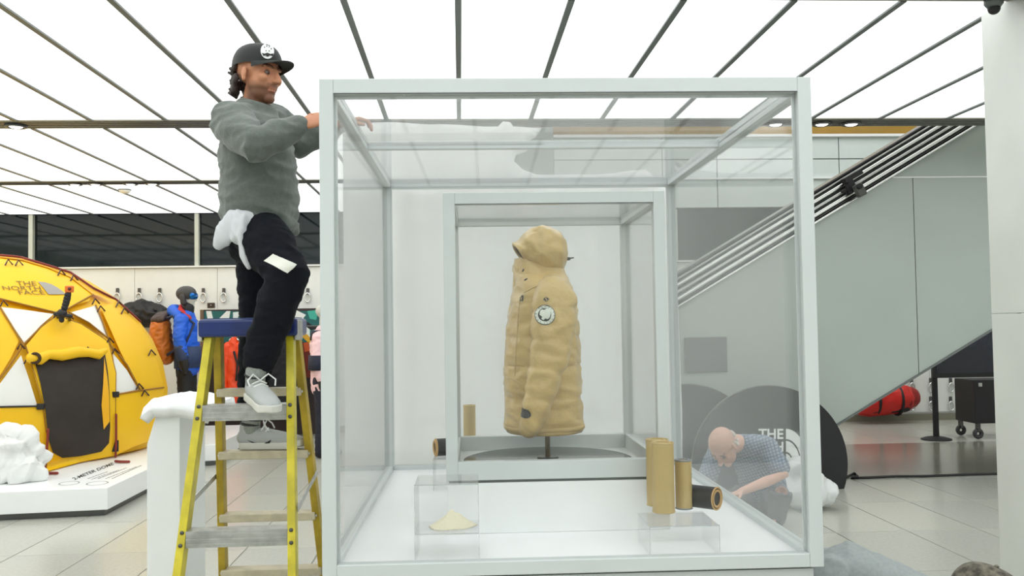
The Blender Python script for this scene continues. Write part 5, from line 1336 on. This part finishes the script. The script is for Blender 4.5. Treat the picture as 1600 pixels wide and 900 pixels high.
# thin grey slab added to put the escalator's shade and reflection on the floor
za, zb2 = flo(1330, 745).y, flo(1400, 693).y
struct('trim_20', MB().box(((3.9+9.4)/2, (za+zb2)/2, .0015), (5.5, zb2-za, .003)), mat('floor_shade_grey', srgb(126, 124, 112), .18, var=.08, vscale=3), 'polished grey floor strip under the escalator')
pts = [flo(x, y) + V((0, 0, .012)) for x, y in ((1322, 748), (1335, 741), (1340, 746), (1330, 749), (1360, 748), (1400, 746), (1440, 746), (1490, 744), (1560, 742))]
cb = part('floor_cable', MB().tube(pts, .012, 8), M_black, None, True); tag(cb, 'black cable lying across the floor behind the marble column', 'cable')
# screen on a stand
sp_ = flo(1463, 687); scn = thing('screen_stand', 'black screen on a post with a round base beyond the escalator', 'screen', (sp_.x, sp_.y, 0))
part('base', MB().lathe([(0, 0), (.19, 0), (.19, .012), (.12, .035), (.03, .05), (0, .05)], (sp_.x, sp_.y, .001)), M_black, scn, .7)
part('post', MB().tube([V((sp_.x, sp_.y, .04)), V((sp_.x, sp_.y, 1.75))], .038, 14), M_black, scn, True)
za = A(1500, 590, sp_.y-.06).z
part('bezel', MB().box((sp_.x+.55, sp_.y-.05, za+.42), (1.2, .05, .84)), M_black, scn, bevel=.006)
part('display', MB().box((sp_.x+.55, sp_.y-.077, za+.43), (1.12, .006, .74)), mat('dark_blue_display', srgb(22, 24, 48), .12, var=.5, vscale=4), scn)
# rolling rack
cp = flo(1529, 687); crt = thing('rolling_case', 'black rolling case on castors beside the screen', 'case', (cp.x+.35, cp.y+.25, 0))
zc0, zc1 = A(1529, 662, cp.y).z, A(1529, 594, cp.y).z
part('shell', MB().box((cp.x+.36, cp.y+.25, (zc0+zc1)/2), (.78, .5, zc1-zc0)), M_black, crt, bevel=.01)
part('latch', MB().box((cp.x+.04, cp.y-.01, zc1-.06), (.05, .02, .05)), M_alu, crt, bevel=.004)
for dx, dy in ((.02, .04), (.70, .04), (.02, .46), (.70, .46)):
    k_ = part('castor', MB().torus((cp.x+dx, cp.y+dy, .075), .045, .028, Matrix.Rotation(PI/2, 3, 'X')), mat('grey_castor', srgb(60, 60, 62), .5), crt, True)
    part('castor_fork', MB().box((cp.x+dx, cp.y+dy, (.09+zc0)/2+.02), (.035, .07, max(.05, zc0-.08))), M_dsteel, k_)
# red duffel
rd = thing('duffel_bag', 'red duffel bag with black straps hanging low on the white wall', 'bag', A(1385, 640, WB-.35))
yb = WB-.32
mesh_part('bag_body', remesh(MB().tube([A(1352, 630, yb), A(1385, 625, yb), A(1408, 622, yb)], [.20, .22, .21], 20), .016, 3, folds(.012, 5)), mat('red_nylon', srgb(206, 36, 28), .45), rd)
for x in (1366, 1401): part('strap', MB().torus(A(x, 625, yb), .222, .022, Matrix.Rotation(PI/2, 3, 'Y'), 28), M_black, rd, True)
part('end_cap', MB().tube([A(1414, 622, yb), A(1420, 621, yb)], [.205, .17], 24), mat('dark_red', srgb(150, 26, 24), .5), rd, True)
part('base_panel', MB().tube([A(1354, 641, yb-.02), A(1412, 637, yb-.02)], [(.15, .07)]*2, 14, V((0, 1, 0))), M_black, rd, True)
part('hanging_strap', MB().tube([A(1385, 604, yb), V((A(1385, 604, yb).x, WB-.01, 1.0))], .012, 8), M_black, rd, True)
